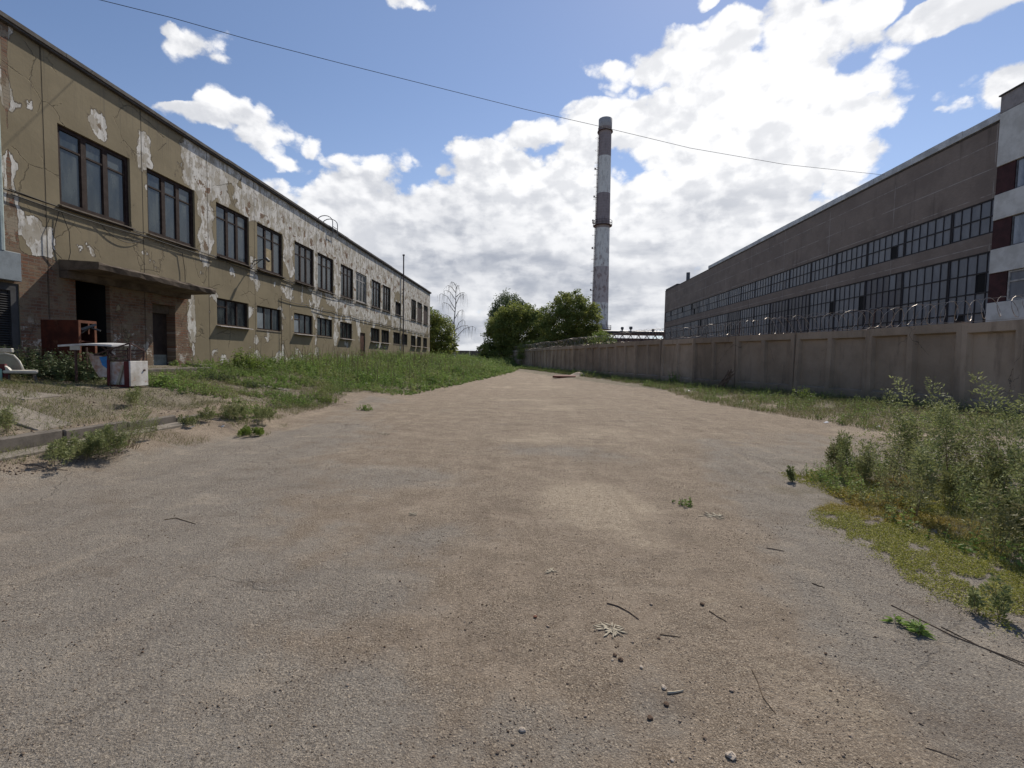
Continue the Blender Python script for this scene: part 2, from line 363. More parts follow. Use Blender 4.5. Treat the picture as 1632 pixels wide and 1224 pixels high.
M['leaf_treed'] = leafmat('leaf_tree_dark', (.065, .095, .038), (.16, .19, .08), None, .35)
M['leaf_bush'] = leafmat('leaf_bush', (.10, .15, .025), (.24, .31, .07), None, .4)
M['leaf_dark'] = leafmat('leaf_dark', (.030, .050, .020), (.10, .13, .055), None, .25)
M['dry'] = leafmat('dry_stem', (.12, .085, .05), (.26, .21, .13), None, .1)

def groundmat():
    mt, t, p = material('ground_mix'); o = objco(t)
    o = t.vmath('ADD', o, (0, 0, 0)); n0 = t.noise(o, .55, 7, .62); n1 = t.noise(o, 2.7, 8, .66); n2 = t.noise(o, 22, 6, .7); n3 = t.noise(o, 95, 4, .7)
    jit = t.math('ADD', t.math('MULTIPLY', t.math('SUBTRACT', n0, .5), 1.7), t.math('MULTIPLY', t.math('SUBTRACT', n1, .5), 1.3))
    dirt = t.step(t.math('ADD', t.attr('dirt'), jit), .22, .78)
    sand = t.step(t.math('ADD', t.attr('sand'), jit), .35, .80)
    soil = t.step(t.math('ADD', t.attr('soil'), t.math('MULTIPLY', jit, .8)), .35, .65)
    asp = t.mix(t.step(n1, .35, .65), (.218, .196, .172), (.176, .158, .141))
    st = t.sep(t.voro(o, 150))[0]; st2 = t.sep(t.voro(o, 55, 'Color'))[1]
    asp = t.mix(t.step(st, .84, .97, 0, .6), asp, (.38, .335, .28))
    asp = t.mix(t.step(t.noise(o, 38, 4, .7), .52, .66, 0, .45), asp, (.125, .103, .084))
    asp = t.mix(t.step(st, .22, .05, 0, .6), asp, (.08, .068, .056))
    d = t.mix(t.step(n1, .32, .68), (.254, .206, .162), (.174, .140, .109))
    d = t.mix(t.step(n2, .50, .64, 0, .65), d, (.130, .098, .072))
    d = t.mix(t.step(t.noise(o, 6.5, 7, .7), .50, .62, 0, .45), d, (.155, .120, .090))
    d = t.mix(t.step(st, .86, .98, 0, .7), d, (.42, .345, .27))
    s = t.mix(t.step(n2, .35, .68), (.365, .305, .238), (.255, .208, .158))
    so = t.mix(t.step(n2, .4, .62), (.165, .145, .108), (.100, .088, .066))
    c = t.mix(dirt, asp, d); c = t.mix(sand, c, s); c = t.mix(soil, c, so)
    peb = t.math('MULTIPLY', t.step(st2, .90, .93), t.step(t.voro(o, 55, 'Distance'), .32, .22))
    c = t.mix(t.math('MULTIPLY', peb, .55), c, (.42, .35, .28))
    peb2 = t.math('MULTIPLY', t.step(st2, .06, .04), t.step(t.voro(o, 55, 'Distance'), .34, .25))
    c = t.mix(t.math('MULTIPLY', peb2, .7), c, (.07, .05, .04))
    hs = t.noise(t.mapping(o, scale=(.8, 1.15, 1)), 1.6, 9, .70)
    c = t.mix(t.step(hs, .54, .66, 0, .34), c, (.36, .305, .245)); c = t.mix(t.step(hs, .46, .36, 0, .42), c, (.125, .098, .078))
    gr = t.noise(o, 130, 3, .75); trk = t.noise(t.mapping(o, scale=(1.6, .16, 1), rot=(0, 0, .12)), 1.5, 5, .6)
    c = t.mix(t.step(trk, .54, .68, 0, .28), c, (.15, .118, .092)); c = t.mix(t.step(trk, .44, .32, 0, .25), c, (.34, .285, .225))
    grit = t.step(t.math('ADD', t.noise(o, 1.3, 8, .68), t.math('MULTIPLY', dirt, .03)), .44, .60)
    c = t.mix(t.math('MULTIPLY', t.step(gr, .50, .66, 0, .62), t.step(grit, 0, 1, .45, 1.)), c, (.44, .375, .30)); c = t.mix(t.math('MULTIPLY', t.step(gr, .48, .34, 0, .75), t.step(grit, 0, 1, .40, 1.)), c, (.065, .050, .039))
    g2 = t.noise(o, 46, 5, .72); c = t.mix(t.math('MULTIPLY', t.step(g2, .56, .64, 0, .6), grit), c, (.085, .065, .050))
    ck = t.voro(t.vmath('ADD', o, t.vmath('SCALE', t.noise(o, 4., 5, .6, out=1), scale=.3)), .55, 'Distance', 'DISTANCE_TO_EDGE')
    ckm = t.math('MULTIPLY', t.math('MULTIPLY', t.step(ck, .008, .002), t.step(t.noise(o, .35, 3), .46, .54)), t.math('SUBTRACT', 1., t.math('MULTIPLY', dirt, .8)))
    c = t.mix(t.math('MULTIPLY', ckm, .32), c, (.075, .06, .048))
    t.put(p.inputs['Base Color'], t.vmath('MULTIPLY', c, (1.24, 1.235, 1.20))); t.put(p.inputs['Roughness'], .93); t.put(p.inputs['Specular IOR Level'], .12)
    h = t.math('ADD', t.math('MULTIPLY', n3, .8), t.math('MULTIPLY', n2, 1.1)); h = t.math('ADD', h, t.math('MULTIPLY', st, .35)); h = t.math('ADD', h, t.math('MULTIPLY', gr, .45)); h = t.math('SUBTRACT', h, t.math('MULTIPLY', ckm, .4))
    h = t.math('ADD', h, t.math('MULTIPLY', n1, 1.6))
    h = t.math('ADD', h, t.math('MULTIPLY', t.math('ADD', peb, peb2), .35))
    bump(t, p, h, .9, .019)
    return mt
M['ground'] = groundmat()

# ------------------------------------------------------------------ object helpers
def link(o, parent=None):
    COL.objects.link(o)
    if parent is not None: o.parent = parent
    return o
def tag(o, label=None, cat=None, group=None, kind=None):
    if label: o['label'] = label
    if cat: o['category'] = cat
    if group: o['group'] = group
    if kind: o['kind'] = kind
    return o
def empty(name, loc, label, cat, group=None):
    o = bpy.data.objects.new(name, None); o.location = loc; o.empty_display_size = .2
    link(o); return tag(o, label, cat, group)
def copy_tree(o, parent=None):
    c = o.copy(); COL.objects.link(c); c.parent = parent
    for ch in list(o.children): copy_tree(ch, c)
    return c
class MB:
    """collects shapes, links them as ONE mesh"""
    def __init__(s): s.v = []; s.f = []; s.mi = []
    def add(s, vs, fs, k=0):
        b = len(s.v); s.v += [tuple(x) for x in vs]; s.f += [[b + i for i in f] for f in fs]; s.mi += [k] * len(fs); return s
    def box(s, lo, hi, k=0, bev=0.):
        x0, y0, z0 = lo; x1, y1, z1 = hi
        vs = [(x0, y0, z0), (x1, y0, z0), (x1, y1, z0), (x0, y1, z0), (x0, y0, z1), (x1, y0, z1), (x1, y1, z1), (x0, y1, z1)]
        return s.add(vs, [(0, 3, 2, 1), (4, 5, 6, 7), (0, 1, 5, 4), (1, 2, 6, 5), (2, 3, 7, 6), (3, 0, 4, 7)], k)
    def prism(s, poly, off, k=0):
        """poly: list of 3-D points, off: extrusion vector"""
        n = len(poly); a = [Vector(q) for q in poly]; b = [q + Vector(off) for q in a]
        fs = [tuple(range(n))[::-1], tuple(range(n, 2 * n))] + [(i, (i + 1) % n, n + (i + 1) % n, n + i) for i in range(n)]
        return s.add(a + b, fs, k)
    def bar(s, a, b, w, h=None, k=0):
        a = Vector(a); b = Vector(b); h = h or w; d = (b - a).normalized()
        up = Vector((0, 0, 1)) if abs(d.z) < .9 else Vector((1, 0, 0))
        x = d.cross(up).normalized() * w / 2; y = x.cross(d).normalized() * h / 2
        vs = [a - x - y, a + x - y, a + x + y, a - x + y, b - x - y, b + x - y, b + x + y, b - x + y]
        return s.add(vs, [(0, 3, 2, 1), (4, 5, 6, 7), (0, 1, 5, 4), (1, 2, 6, 5), (2, 3, 7, 6), (3, 0, 4, 7)], k)
    def tube(s, pts, r, n=6, k=0, cap=True):
        pts = [Vector(q) for q in pts]; m_ = len(pts)
        rr = r if hasattr(r, '__len__') else [r] * m_
        vs = []; x = None
        for i, q in enumerate(pts):
            d = (pts[min(i + 1, m_ - 1)] - pts[max(i - 1, 0)])
            d = d.normalized() if d.length > 1e-9 else Vector((0, 0, 1))
            if x is None:
                x = d.cross(Vector((0, 0, 1)) if abs(d.z) < .9 else Vector((1, 0, 0))).normalized()
            else:
                x = (x - d * x.dot(d)); x = x.normalized() if x.length > 1e-6 else d.orthogonal().normalized()
            y = d.cross(x)
            for j in range(n):
                a = 2 * math.pi * j / n; vs.append(q + (x * math.cos(a) + y * math.sin(a)) * rr[i])
        fs = [(i * n + j, i * n + (j + 1) % n, (i + 1) * n + (j + 1) % n, (i + 1) * n + j) for i in range(m_ - 1) for j in range(n)]
        if cap: fs += [tuple(range(n))[::-1], tuple(range((m_ - 1) * n, m_ * n))]
        return s.add(vs, fs, k)
    def build(s, name, mats, parent=None, origin=None, bevel=0., smooth=False):
        """vertices are in the parent's space (or world); origin moves the object's own origin"""
        me = bpy.data.meshes.new(name); o0 = Vector(origin or (0, 0, 0))
        me.from_pydata([tuple(Vector(q) - o0) for q in s.v], [], s.f)
        mats = mats if isinstance(mats, (list, tuple)) else [mats]
        for m_ in mats: me.materials.append(m_)
        if len(mats) > 1: me.polygons.foreach_set('material_index', s.mi)
        if smooth: me.polygons.foreach_set('use_smooth', [True] * len(me.polygons))
        me.update(); o = bpy.data.objects.new(name, me); o.location = o0
        if bevel:
            b = o.modifiers.new('soft_edge', 'BEVEL'); b.width = bevel; b.segments = 1; b.limit_method = 'ANGLE'
        return link(o, parent)
def npmesh(name, V, F, mats, parent=None, attrs=None, mi=None, origin=(0, 0, 0), smooth=False):
    V = np.asarray(V, dtype=np.float32) - np.asarray(origin, dtype=np.float32); F = np.asarray(F, dtype=np.int32)
    me = bpy.data.meshes.new(name); me.vertices.add(len(V)); me.vertices.foreach_set('co', V.ravel())
    k = F.shape[1]; me.loops.add(F.size); me.loops.foreach_set('vertex_index', F.ravel())
    me.polygons.add(len(F)); me.polygons.foreach_set('loop_start', np.arange(0, F.size, k, dtype=np.int32))
    me.polygons.foreach_set('loop_total', np.full(len(F), k, dtype=np.int32))
    mats = mats if isinstance(mats, (list, tuple)) else [mats]
    for m_ in mats: me.materials.append(m_)
    if mi is not None: me.polygons.foreach_set('material_index', np.asarray(mi, dtype=np.int32))
    if smooth: me.polygons.foreach_set('use_smooth', np.ones(len(F), dtype=bool))
    for an, av in (attrs or {}).items():
        a = me.attributes.new(an, 'FLOAT', 'POINT'); a.data.foreach_set('value', np.asarray(av, dtype=np.float32))
    me.update(calc_edges=True); me.validate()
    o = bpy.data.objects.new(name, me); o.location = origin
    return link(o, parent)

# ------------------------------------------------------------------ terrain
def sstep(x, a, b):
    t_ = np.clip((x - a) / (b - a), 0, 1); return t_ * t_ * (3 - 2 * t_)
_ph = rng.uniform(0, 6.28, 40); _an = rng.uniform(0, 6.28, 40)
def vnoise(X, Y, s):
    r = 0
    for i in range(8):
        f_ = s * (1.0 + .37 * i); r = r + np.sin(f_ * (X * math.cos(_an[i]) + Y * math.sin(_an[i])) + _ph[i])
    return r / 8
EY = np.array([-60, 3, 5, 7, 8.2, 9.5, 13, 15.5, 17.3, 24.5, 43, 61, 90, 400.])
EX = np.array([-6, -6, -6, -6.1, -5.6, -5.3, -5.6, -5.9, -4.9, -4.2, -2.8, -1.5, 0, 0.])
FENCE = [(12.75, 2.0), (12.7, 8.0), (12.6, 12.6), (12.15, 15.8), (11.2, 18.9), (9.75, 22.2), (8.3, 26.2), (6.9, 30.8), (5.45, 36.0), (4.0, 42), (2.4, 49), (.7, 57), (-1.2, 66), (-3.2, 75)]
FYs = np.array([q[1] for q in FENCE]); FXs = np.array([q[0] for q in FENCE])
KX = -6.35
def gz(X, Y):
    X = np.asarray(X, float); Y = np.asarray(Y, float)
    e = np.interp(Y, EY, EX)
    t1 = np.clip((e - X) / (e + 11.3), 0, 1)
    left = 1.08 * (t1 * .75 + .25 * t1 * t1 * (3 - 2 * t1))
    # kerb step near the camera
    k = 1 - sstep(Y, 9.2, 12.8)
    ln = np.where(X > KX, .25 * sstep(X, -5.2, KX + .2), .43 + .36 * sstep(X, KX, KX - 1.3) + .26 * np.clip((KX - 1.0 - X) / 3.9, 0, 1))
    left = left * (1 - k) + ln * k
    fx = np.interp(Y, FYs, FXs)
    right = .27 * sstep(X, fx - 5.5, fx - .6)
    far = sstep(Y, 55, 90)
    h = left * (1 - far * .0) + right
    h = h + .10 * np.exp(-(((X + 6.2) / 1.5) ** 2 + ((Y - 15.5) / 1.6) ** 2)) * 2.2
    h = h + vnoise(X, Y, .9) * .035 * sstep(Y, 2, 8) + vnoise(X + 9, Y, 3.1) * .012 + vnoise(X, Y + 5, 9.) * .004
    return h
def g1(x, y): return float(gz(x, y))
def G(px_, py_):
    z = 0.
    for _ in range(12):
        x, y = at_z(px_, py_, z); z = .5 * z + .5 * g1(x, y)
    return x, y, g1(x, y)

xs = np.unique(np.concatenate([np.arange(-14, 14.01, .11), [KX - .004, KX + .004], -14 - np.geomspace(.15, 900, 45), 14 + np.geomspace(.15, 900, 45)]))
ys = np.unique(np.concatenate([np.arange(.3, 14, .1), 14 + np.geomspace(.12, 2500, 190), .3 - np.geomspace(.15, 300, 40)]))
GX, GY = np.meshgrid(xs, ys); GZ = gz(GX, GY)
nx, ny = len(xs), len(ys)
V = np.stack([GX, GY, GZ], -1).reshape(-1, 3)
ii = (np.arange(ny - 1)[:, None] * nx + np.arange(nx - 1)[None, :]).ravel()
F = np.stack([ii, ii + 1, ii + nx + 1, ii + nx], -1)
def blob(cx, cy, rx, ry, a=1., rot=0.):
    c, s_ = math.cos(rot), math.sin(rot); u = ((GX - cx) * c + (GY - cy) * s_) / rx; v = (-(GX - cx) * s_ + (GY - cy) * c) / ry
    return a * np.exp(-(u * u + v * v))
edge = np.interp(GY, EY, EX); fxx = np.interp(GY, FYs, FXs)
# dirt covers the middle, asphalt shows at the left foreground and along the right verge
leftline = np.interp(GY, [1, 2.6, 5, 9, 14, 30], [-.9, -1.6, -2.3, -3.6, -5., -6.])
dirt = .12 + .8 * sstep(GX, leftline - 1.2, leftline + 1.6)
rl = np.interp(GY, [1, 2.7, 4, 6, 9, 14], [1.6, 1.75, 2.0, 2.3, 3.2, 6.5])
dirt = dirt - .75 * sstep(GX, rl - .5, rl + .35) * sstep(GY, 12, 7)
dirt = np.where(GY > 10, np.maximum(dirt, .45 + .0 * GX), dirt)
dirt = np.maximum(dirt, sstep(GX, edge + 1.2, edge - .1) * .9)
for q_ in ((560, 940, .5, .35), (860, 1180, .35, .2), (520, 1120, .4, .3), (700, 860, .4, .35), (1050, 1120, .25, .2), (640, 760, .8, .6), (900, 720, 1.2, .6)):
    qx, qy = at_z(q_[0], q_[1], 0); dirt += blob(qx, qy, q_[2], q_[3], -.6)
sand = blob(.7, 4.9, .8, 1.1, .95) + blob(1.15, 3.2, .5, 1.0, .42, .2) + blob(.2, 9, 2.2, 1.6, .32) + blob(2.5, 9, 3.5, 1.5, .34) + blob(1.5, 14, 4.0, 2.5, .36) + blob(0, 25, 4, 6, .42) + blob(7.6, 10.8, 2.2, 1.0, .55) + blob(-5.6, 8.3, 1.1, 1.2, .12) + blob(-.6, 17, 3, 2, .3) + blob(1, 40, 4, 10, .4) + blob(1.4, 2.0, .4, .5, .35)
soil = .95 * sstep(GX, edge + .15, edge - .8) * sstep(GY, 9.5, 12)
soil = np.maximum(soil, .75 * sstep(GX, -6.4, -7.2) * .5)
soil = np.maximum(soil, .85 * sstep(GX, fxx - 4.0, fxx - 2.6) * sstep(GY, 8.5, 10.5))
soil = np.maximum(soil, blob(4.6, 5.2, 1.6, 2.1, .95)); soil = np.maximum(soil, sstep(GX, fxx + .2, fxx + .6) * .7)
soil = np.maximum(soil, blob(-6.1, 6.0, .6, 1.0, .6)); soil = np.maximum(soil, sstep(GX, -11.2, -11.6) * .6)
sand = sand - .1 * sstep(GX, -5.9, -6.6); soil = np.maximum(soil, .72 * sstep(GX, -6.2, -6.9) * sstep(GY, 15, 12))
ground = npmesh('ground', V, F, M['ground'], attrs={'dirt': dirt.ravel(), 'sand': sand.ravel(), 'soil': soil.ravel()}, smooth=True)
tag(ground, kind='structure')

# kerb stones and gutter strip
kb = MB(); y = 3.0
while y < 8.9:
    L = .98; dz = rnd.uniform(-.015, .015); dx = rnd.uniform(-.015, .015)
    kb.box((KX - .10 + dx, y, .1), (KX + .06 + dx, y + L, .44 + dz - (.06 * (y - 6.5) if y > 6.5 else 0))); y += L + .02
kerb = kb.build('kerb', M['concrete_dark'], bevel=.018); tag(kerb, kind='structure')
gb = MB(); y = 3.2
for L in (1.3, 1.4, 1.2, .8):
    gb.box((KX + .075, y, 0.0), (KX + .36, y + L, .275)); y += L + .03
gut = gb.build('gutter_strip', M['concrete'], bevel=.015); tag(gut, kind='structure')
ps = MB()
for (px_, py_, a, b, r_) in [(25, 668, 1.1, .5, .05), (20, 627, .9, .6, .1), (340, 622, 1.9, .4, .05), (310, 606, 1.2, .35, 0), (430, 617, 1.2, .35, .1), (260, 590, 1.8, .8, 0), (370, 597, .7, .4, 0)]:
    x, y, z = G(px_, py_); c, s_ = math.cos(r_), math.sin(r_)
    q = []
    for (u, v) in ((-a / 2, -b / 2), (a / 2, -b / 2), (a / 2, b / 2), (-a / 2, b / 2)):
        X_, Y_ = x + u * c - v * s_, y + u * s_ + v * c; q.append((X_, Y_, g1(X_, Y_) - .05))
    ps.prism(q, (0, 0, .065 + rnd.uniform(-.01, .01)))
psl = ps.build('paving_slabs', M['concrete'], bevel=.01); tag(psl, kind='structure')

# ------------------------------------------------------------------ left factory building
WX = -11.5; WTOP = 8.5; WBOT = .5; Y0, Y1 = 3.0, 51.8
UP = [(11.03, 2.02), (13.63, 1.96), (16.66, 1.95), (19.17, 1.98), (22.22, 1.97), (24.62, 1.98), (27.62, 1.93), (30.05, 1.9), (32.95, 1.97), (35.4, 1.97), (38.7, 1.7), (43.8, 1.8), (46.1, 1.95), (48.8, 1.95)]
LO = [(16.62, 1.9), (19.1, 1.86), (22.13, 1.9), (24.55, 1.86), (27.51, 1.86), (32.8, 1.9), (35.14, 1.9), (38.18, 1.9), (40.7, 1.8), (43.72, 1.8), (46.06, 1.75), (48.66, 1.86)]
ZU0, ZU1, ZL0, ZL1 = 5.04, 6.95, 2.54, 3.52
opens = []
for i, (y, wd) in enumerate(UP): opens.append((y, y + wd, 5.04 if i != 10 else 5.04, ZU1 if i != 10 else 6.1))
for (y, wd) in LO: opens.append((y, y + wd, ZL0, ZL1))
D1 = (11.35, 12.30, 1.02, 3.32); D2 = (13.72, 14.62, 1.05, 2.98); D3 = (30.75, 31.7, 1.0, 3.05); GT = (8.1, 10.05, .95, 2.96)
opens += [D1, D2, D3, GT]
yl = sorted(set([round(q, 3) for o_ in opens for q in o_[:2]] + [Y0, Y1, 9.78, 9.86, 9.94, 10.02, 10.10])); zl = sorted(set([round(q, 3) for o_ in opens for q in o_[2:]] + [WBOT, WTOP]))
def fill(l, d):
    r = []
    for a, b in zip(l[:-1], l[1:]):
        n = max(1, int(math.ceil((b - a) / d))); r += [a + (b - a) * i / n for i in range(n)]
    return r + [l[-1]]
yl = np.array(fill(yl, .22)); zl = np.array(fill(zl, .22))
AY, AZ = np.meshgrid(yl, zl)
def fb(cy, cz, ry, rz, a): return a * np.exp(-(((AY - cy) / ry) ** 2 + ((AZ - cz) / rz) ** 2))
peel = np.zeros_like(AY) - .06
peel += 1.15 * sstep(AZ, 6.75, 7.2) * sstep(AY, 14.2, 15.6)
for cy_ in (21.7, 27.1, 29.8, 32.3, 35.1, 38.0, 41.8, 43.2, 45.85, 48.5, 51.3): peel += fb(cy_, 6.0, .28, 1.3, .75)               # upper band, from the second window on
peel += .46 * sstep(AY, 20, 25) * sstep(AZ, 3.6, 5.2) + .16 * sstep(AY, 15, 22)
peel += .30 * sstep(AY, 25, 33) * sstep(AZ, 3.3, 4.0)
peel += fb(13.7, 7.25, .35, .6, 1.0) + fb(16.1, 6.0, .32, 1.5, 1.35) + fb(15.9, 4.7, .15, .3, .5) + fb(15.8, 7.5, .5, .7, .4) - fb(14.9, 7.35, .45, .55, .5) - fb(17.6, 7.5, .55, .45, .9)
peel += fb(18.85, 5.0, .3, .6, .8) + fb(19.2, 4.3, .2, .35, .7) + fb(12.05, 4.05, .22, .2, .8) + fb(21.6, 6.3, .5, .8, .7) + fb(18.7, 3.1, .2, .4, .5) + fb(18.8, 2.2, .35, .35, .6)
peel += fb(11.9, 7.4, .35, .5, .45) + fb(24.4, 4.2, .55, .7, .8) + fb(28.5, 4.4, 2.2, .7, .55) + fb(33, 4.5, 2.5, .5, .45) + fb(46, 4.4, 2.6, .45, 1.0)
peel += fb(19.0, 1.35, .6, .25, .8) + fb(21, 1.2, .8, .25, .9) + fb(23, 1.3, .9, .35, 1.0) + fb(17, 1.2, .4, .2, .6) + fb(30, 1.3, 4, .3, .4) + fb(26.9, 3.0, .3, .8, .8) + fb(30.4, 3.6, .35, .9, .8)
peel += fb(15.35, 2.6, .2, 1.0, 1.15) + fb(16.55, 3.55, .15, .3, .7) + fb(10.45, 3.9, .35, .35, .9)
peel -= fb(26.9, 7.7, .7, .5, .5) + fb(33.5, 7.2, .8, .5, .6) + fb(39.5, 6.6, 1.1, .5, 1.1) + fb(42, 7.9, .8, .6, .4) + fb(50.5, 3.5, 1, 1, .5)
brick = np.zeros_like(AY) - .25
brick += fb(9.94, 8.0, .085, 1.3, 1.25) + fb(9.94, 5.8, .07, 3.2, .85) + fb(9.92, 4.0, .22, .6, 1.25); peel += fb(9.94, 6.3, .16, 2.6, .75) + fb(10.3, 4.3, .4, .35, .6) + fb(10.7, 8.2, .4, .3, .45) + fb(12.2, 7.2, .35, .35, .55) + fb(10.5, 6.6, .05, 1.2, .5)
brick += 1.1 * sstep(AY, 15.3, 15.0) * sstep(AZ, 3.75, 3.45) + fb(15.05, 1.3, .35, .7, 1.1) + fb(14.9, 3.3, .3, .5, .8)
brick += .4 * sstep(AY, 11.2, 10.4) * sstep(AZ, 4.1, 3.7)
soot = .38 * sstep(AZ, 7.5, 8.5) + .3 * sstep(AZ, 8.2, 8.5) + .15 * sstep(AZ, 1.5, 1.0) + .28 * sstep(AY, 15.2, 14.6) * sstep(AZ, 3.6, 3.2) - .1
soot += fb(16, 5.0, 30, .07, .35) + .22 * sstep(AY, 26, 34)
vid = -np.ones((len(zl), len(yl)), int); vs = []; fs = []
def gv(j, i):
    if vid[j, i] < 0: vid[j, i] = len(vs); vs.append((WX, yl[i], zl[j]))
    return vid[j, i]
def inopen(yc, zc): return any(a < yc < b and c < zc < d for a, b, c, d in opens)
for j in range(len(zl) - 1):
    for i in range(len(yl) - 1):
        if not inopen((yl[i] + yl[i + 1]) / 2, (zl[j] + zl[j + 1]) / 2):
            fs.append((gv(j, i), gv(j, i + 1), gv(j + 1, i + 1), gv(j + 1, i)))
pa = np.zeros(len(vs)); ba = np.zeros(len(vs)); sa = np.zeros(len(vs))
for j in range(len(zl)):
    for i in range(len(yl)):
        if vid[j, i] >= 0: pa[vid[j, i]] = peel[j, i]; ba[vid[j, i]] = brick[j, i]; sa[vid[j, i]] = soot[j, i]
pa = list(pa); ba = list(ba); sa = list(sa)
def extra(q, p_, b_, s_):
    b0 = len(vs); vs.extend(q); pa.extend([p_] * 4); ba.extend([b_] * 4); sa.extend([s_] * 4); fs.append((b0, b0 + 1, b0 + 2, b0 + 3))
for (a, b, c, d) in opens:                                                # reveals
    dp = .22 if (a, b, c, d) not in (D1, D2) else (.12 if (a, b, c, d) == D1 else .30)
    bb = -.5 if (a, b, c, d) not in (D1, D2) else .9
    extra([(WX, a, c), (WX - dp, a, c), (WX - dp, a, d), (WX, a, d)], -.5, bb, 0)
    extra([(WX, b, d), (WX - dp, b, d), (WX - dp, b, c), (WX, b, c)], -.5, bb, 0)
    extra([(WX, a, d), (WX - dp, a, d), (WX - dp, b, d), (WX, b, d)], -.5, bb, 0)
    extra([(WX, b, c), (WX - dp, b, c), (WX - dp, a, c), (WX, a, c)], -.2, bb, .2)
extra([(WX, Y0, WBOT), (WX, Y0, WTOP), (WX - 14, Y0, WTOP), (WX - 14, Y0, WBOT)], .1, -.5, 0)
extra([(WX, Y1, WTOP), (WX, Y1, WBOT), (WX - 14, Y1, WBOT), (WX - 14, Y1, WTOP)], .1, -.5, 0)
extra([(WX - 14, Y0, WTOP), (WX - 14, Y1, WTOP), (WX - 14, Y1, WBOT), (WX - 14, Y0, WBOT)], .1, -.5, 0)
LB = empty('factory_building', (0, 0, 0), 'long two storey factory with peeling ochre paint, brown windows and an entrance canopy', 'factory')
npmesh('wall', vs, fs, M['facade'], LB, attrs={'peel': pa, 'brick': ba, 'soot': sa})
rb = MB(); rb.box((WX - 14.2, Y0 - .2, 8.503), (WX + .10, Y1 + .15, 8.63))
roof = rb.build('roof', M['roofing'], LB)
eb = MB()
y = Y0 - .2
while y < Y1:
    L = rnd.uniform(2.6, 3.4); dz = rnd.uniform(-.012, .02)
    eb.box((WX + .105, y, 8.56 + dz), (WX + .13, min(y + L, Y1 + .15) - .01, 8.655 + dz)); y += L
eb.build('roof_edge', M['roof_edge'], roof)
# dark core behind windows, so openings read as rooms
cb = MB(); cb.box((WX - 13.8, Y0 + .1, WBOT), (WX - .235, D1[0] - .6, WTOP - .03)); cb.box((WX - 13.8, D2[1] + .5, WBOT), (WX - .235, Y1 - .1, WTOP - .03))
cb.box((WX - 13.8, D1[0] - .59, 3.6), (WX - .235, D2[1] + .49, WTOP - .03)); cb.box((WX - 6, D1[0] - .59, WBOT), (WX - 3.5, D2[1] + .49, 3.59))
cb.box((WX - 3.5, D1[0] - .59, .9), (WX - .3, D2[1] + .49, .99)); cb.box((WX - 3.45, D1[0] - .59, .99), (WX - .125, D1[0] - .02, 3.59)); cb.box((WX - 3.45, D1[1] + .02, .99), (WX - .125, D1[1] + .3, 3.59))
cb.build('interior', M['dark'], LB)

def window_meshes(w_, h_, cols, transom, fr=.075, mul=.07, dep=.07, trk=.045):
    f_ = MB(); x0, x1 = -dep / 2, dep / 2
    f_.box((x0, 0, 0), (x1, fr, h_)); f_.box((x0, w_ - fr, 0), (x1, w_, h_)); f_.box((x0, fr, 0), (x1, w_ - fr, fr)); f_.box((x0, fr, h_ - fr), (x1, w_ - fr, h_))
    cw = (w_ - 2 * fr)
    edges = [fr + cw * i / cols for i in range(cols + 1)]
    for e_ in edges[1:-1]: f_.box((x0 + .004, e_ - mul / 2, fr), (x1 - .004, e_ + mul / 2, h_ - fr))
    for k in range(cols):
        a = edges[k] + (mul / 2 if k else 0); b = edges[k + 1] - (mul / 2 if k < cols - 1 else 0)
        if transom and transom[k]:
            zt = h_ * transom[k]; f_.box((x0 + .01, a, zt - trk / 2), (x1 - .01, b, zt + trk / 2))
        # sash
        s_ = .028
        f_.box((x0 + .012, a, fr), (x1 - .02, a + s_, h_ - fr)); f_.box((x0 + .012, b - s_, fr), (x1 - .02, b, h_ - fr))
    g_ = MB(); g_.box((-.012, fr * .6, fr * .6), (-.004, w_ - fr * .6, h_ - fr * .6))
    return f_, g_, edges
def place_window(parent, y, z, w_, h_, cols, transom, fm, gm, sill=None, x=WX - .10, **kw):
    f_, g_, ed = window_meshes(w_, h_, cols, transom, **kw)
    o = f_.build('window', fm, parent); o.location = (x, y, z)
    gl = g_.build('pane', gm, o)
    if sill:
        s_ = MB(); s_.prism([(-.02, -.04, .0), (.10 + sill[0], -.04, -.035), (.10 + sill[0], -.04, -.06), (-.02, -.04, -.025)], (0, w_ + .08, 0)); s_.build('sill', sill[1], o)
    return o, ed
for i, (y, wd) in enumerate(UP):
    h_ = ZU1 - ZU0
    if i == 10:
        place_window(LB, y, ZU0, wd, 1.06, 2, None, M['frame'], M['dark'], (.08, M['sill_old'])); continue
    fm = M['frame_white'] if i in (7,) else M['frame']
    gm = M['glass'] if i in (0, 1, 2, 3, 5, 8, 12) else M['glass_dark']
    tr = [.74, .74, .74] if i not in (4, 5, 9, 11) else [.7, .7, .72]
    o, ed = place_window(LB, y, ZU0, wd, h_, 3, tr, fm, gm, (.14 if i in (2, 3, 4) else .09, M['sill_old']), fr=.10, mul=.13 if i < 3 else .11)
    if i == 3:
        b_ = MB(); b_.box((-.003, ed[1] + .07, .10), (.012, ed[2] - .06, 1.02)); b_.build('boarded_pane', M['plywood'], o)
    if i in (12, 13):
        b_ = MB(); b_.box((-.003, .10, .10), (.012, wd - .1, h_ * .72)); b_.build('boarded_pane', M['pipe'], o)
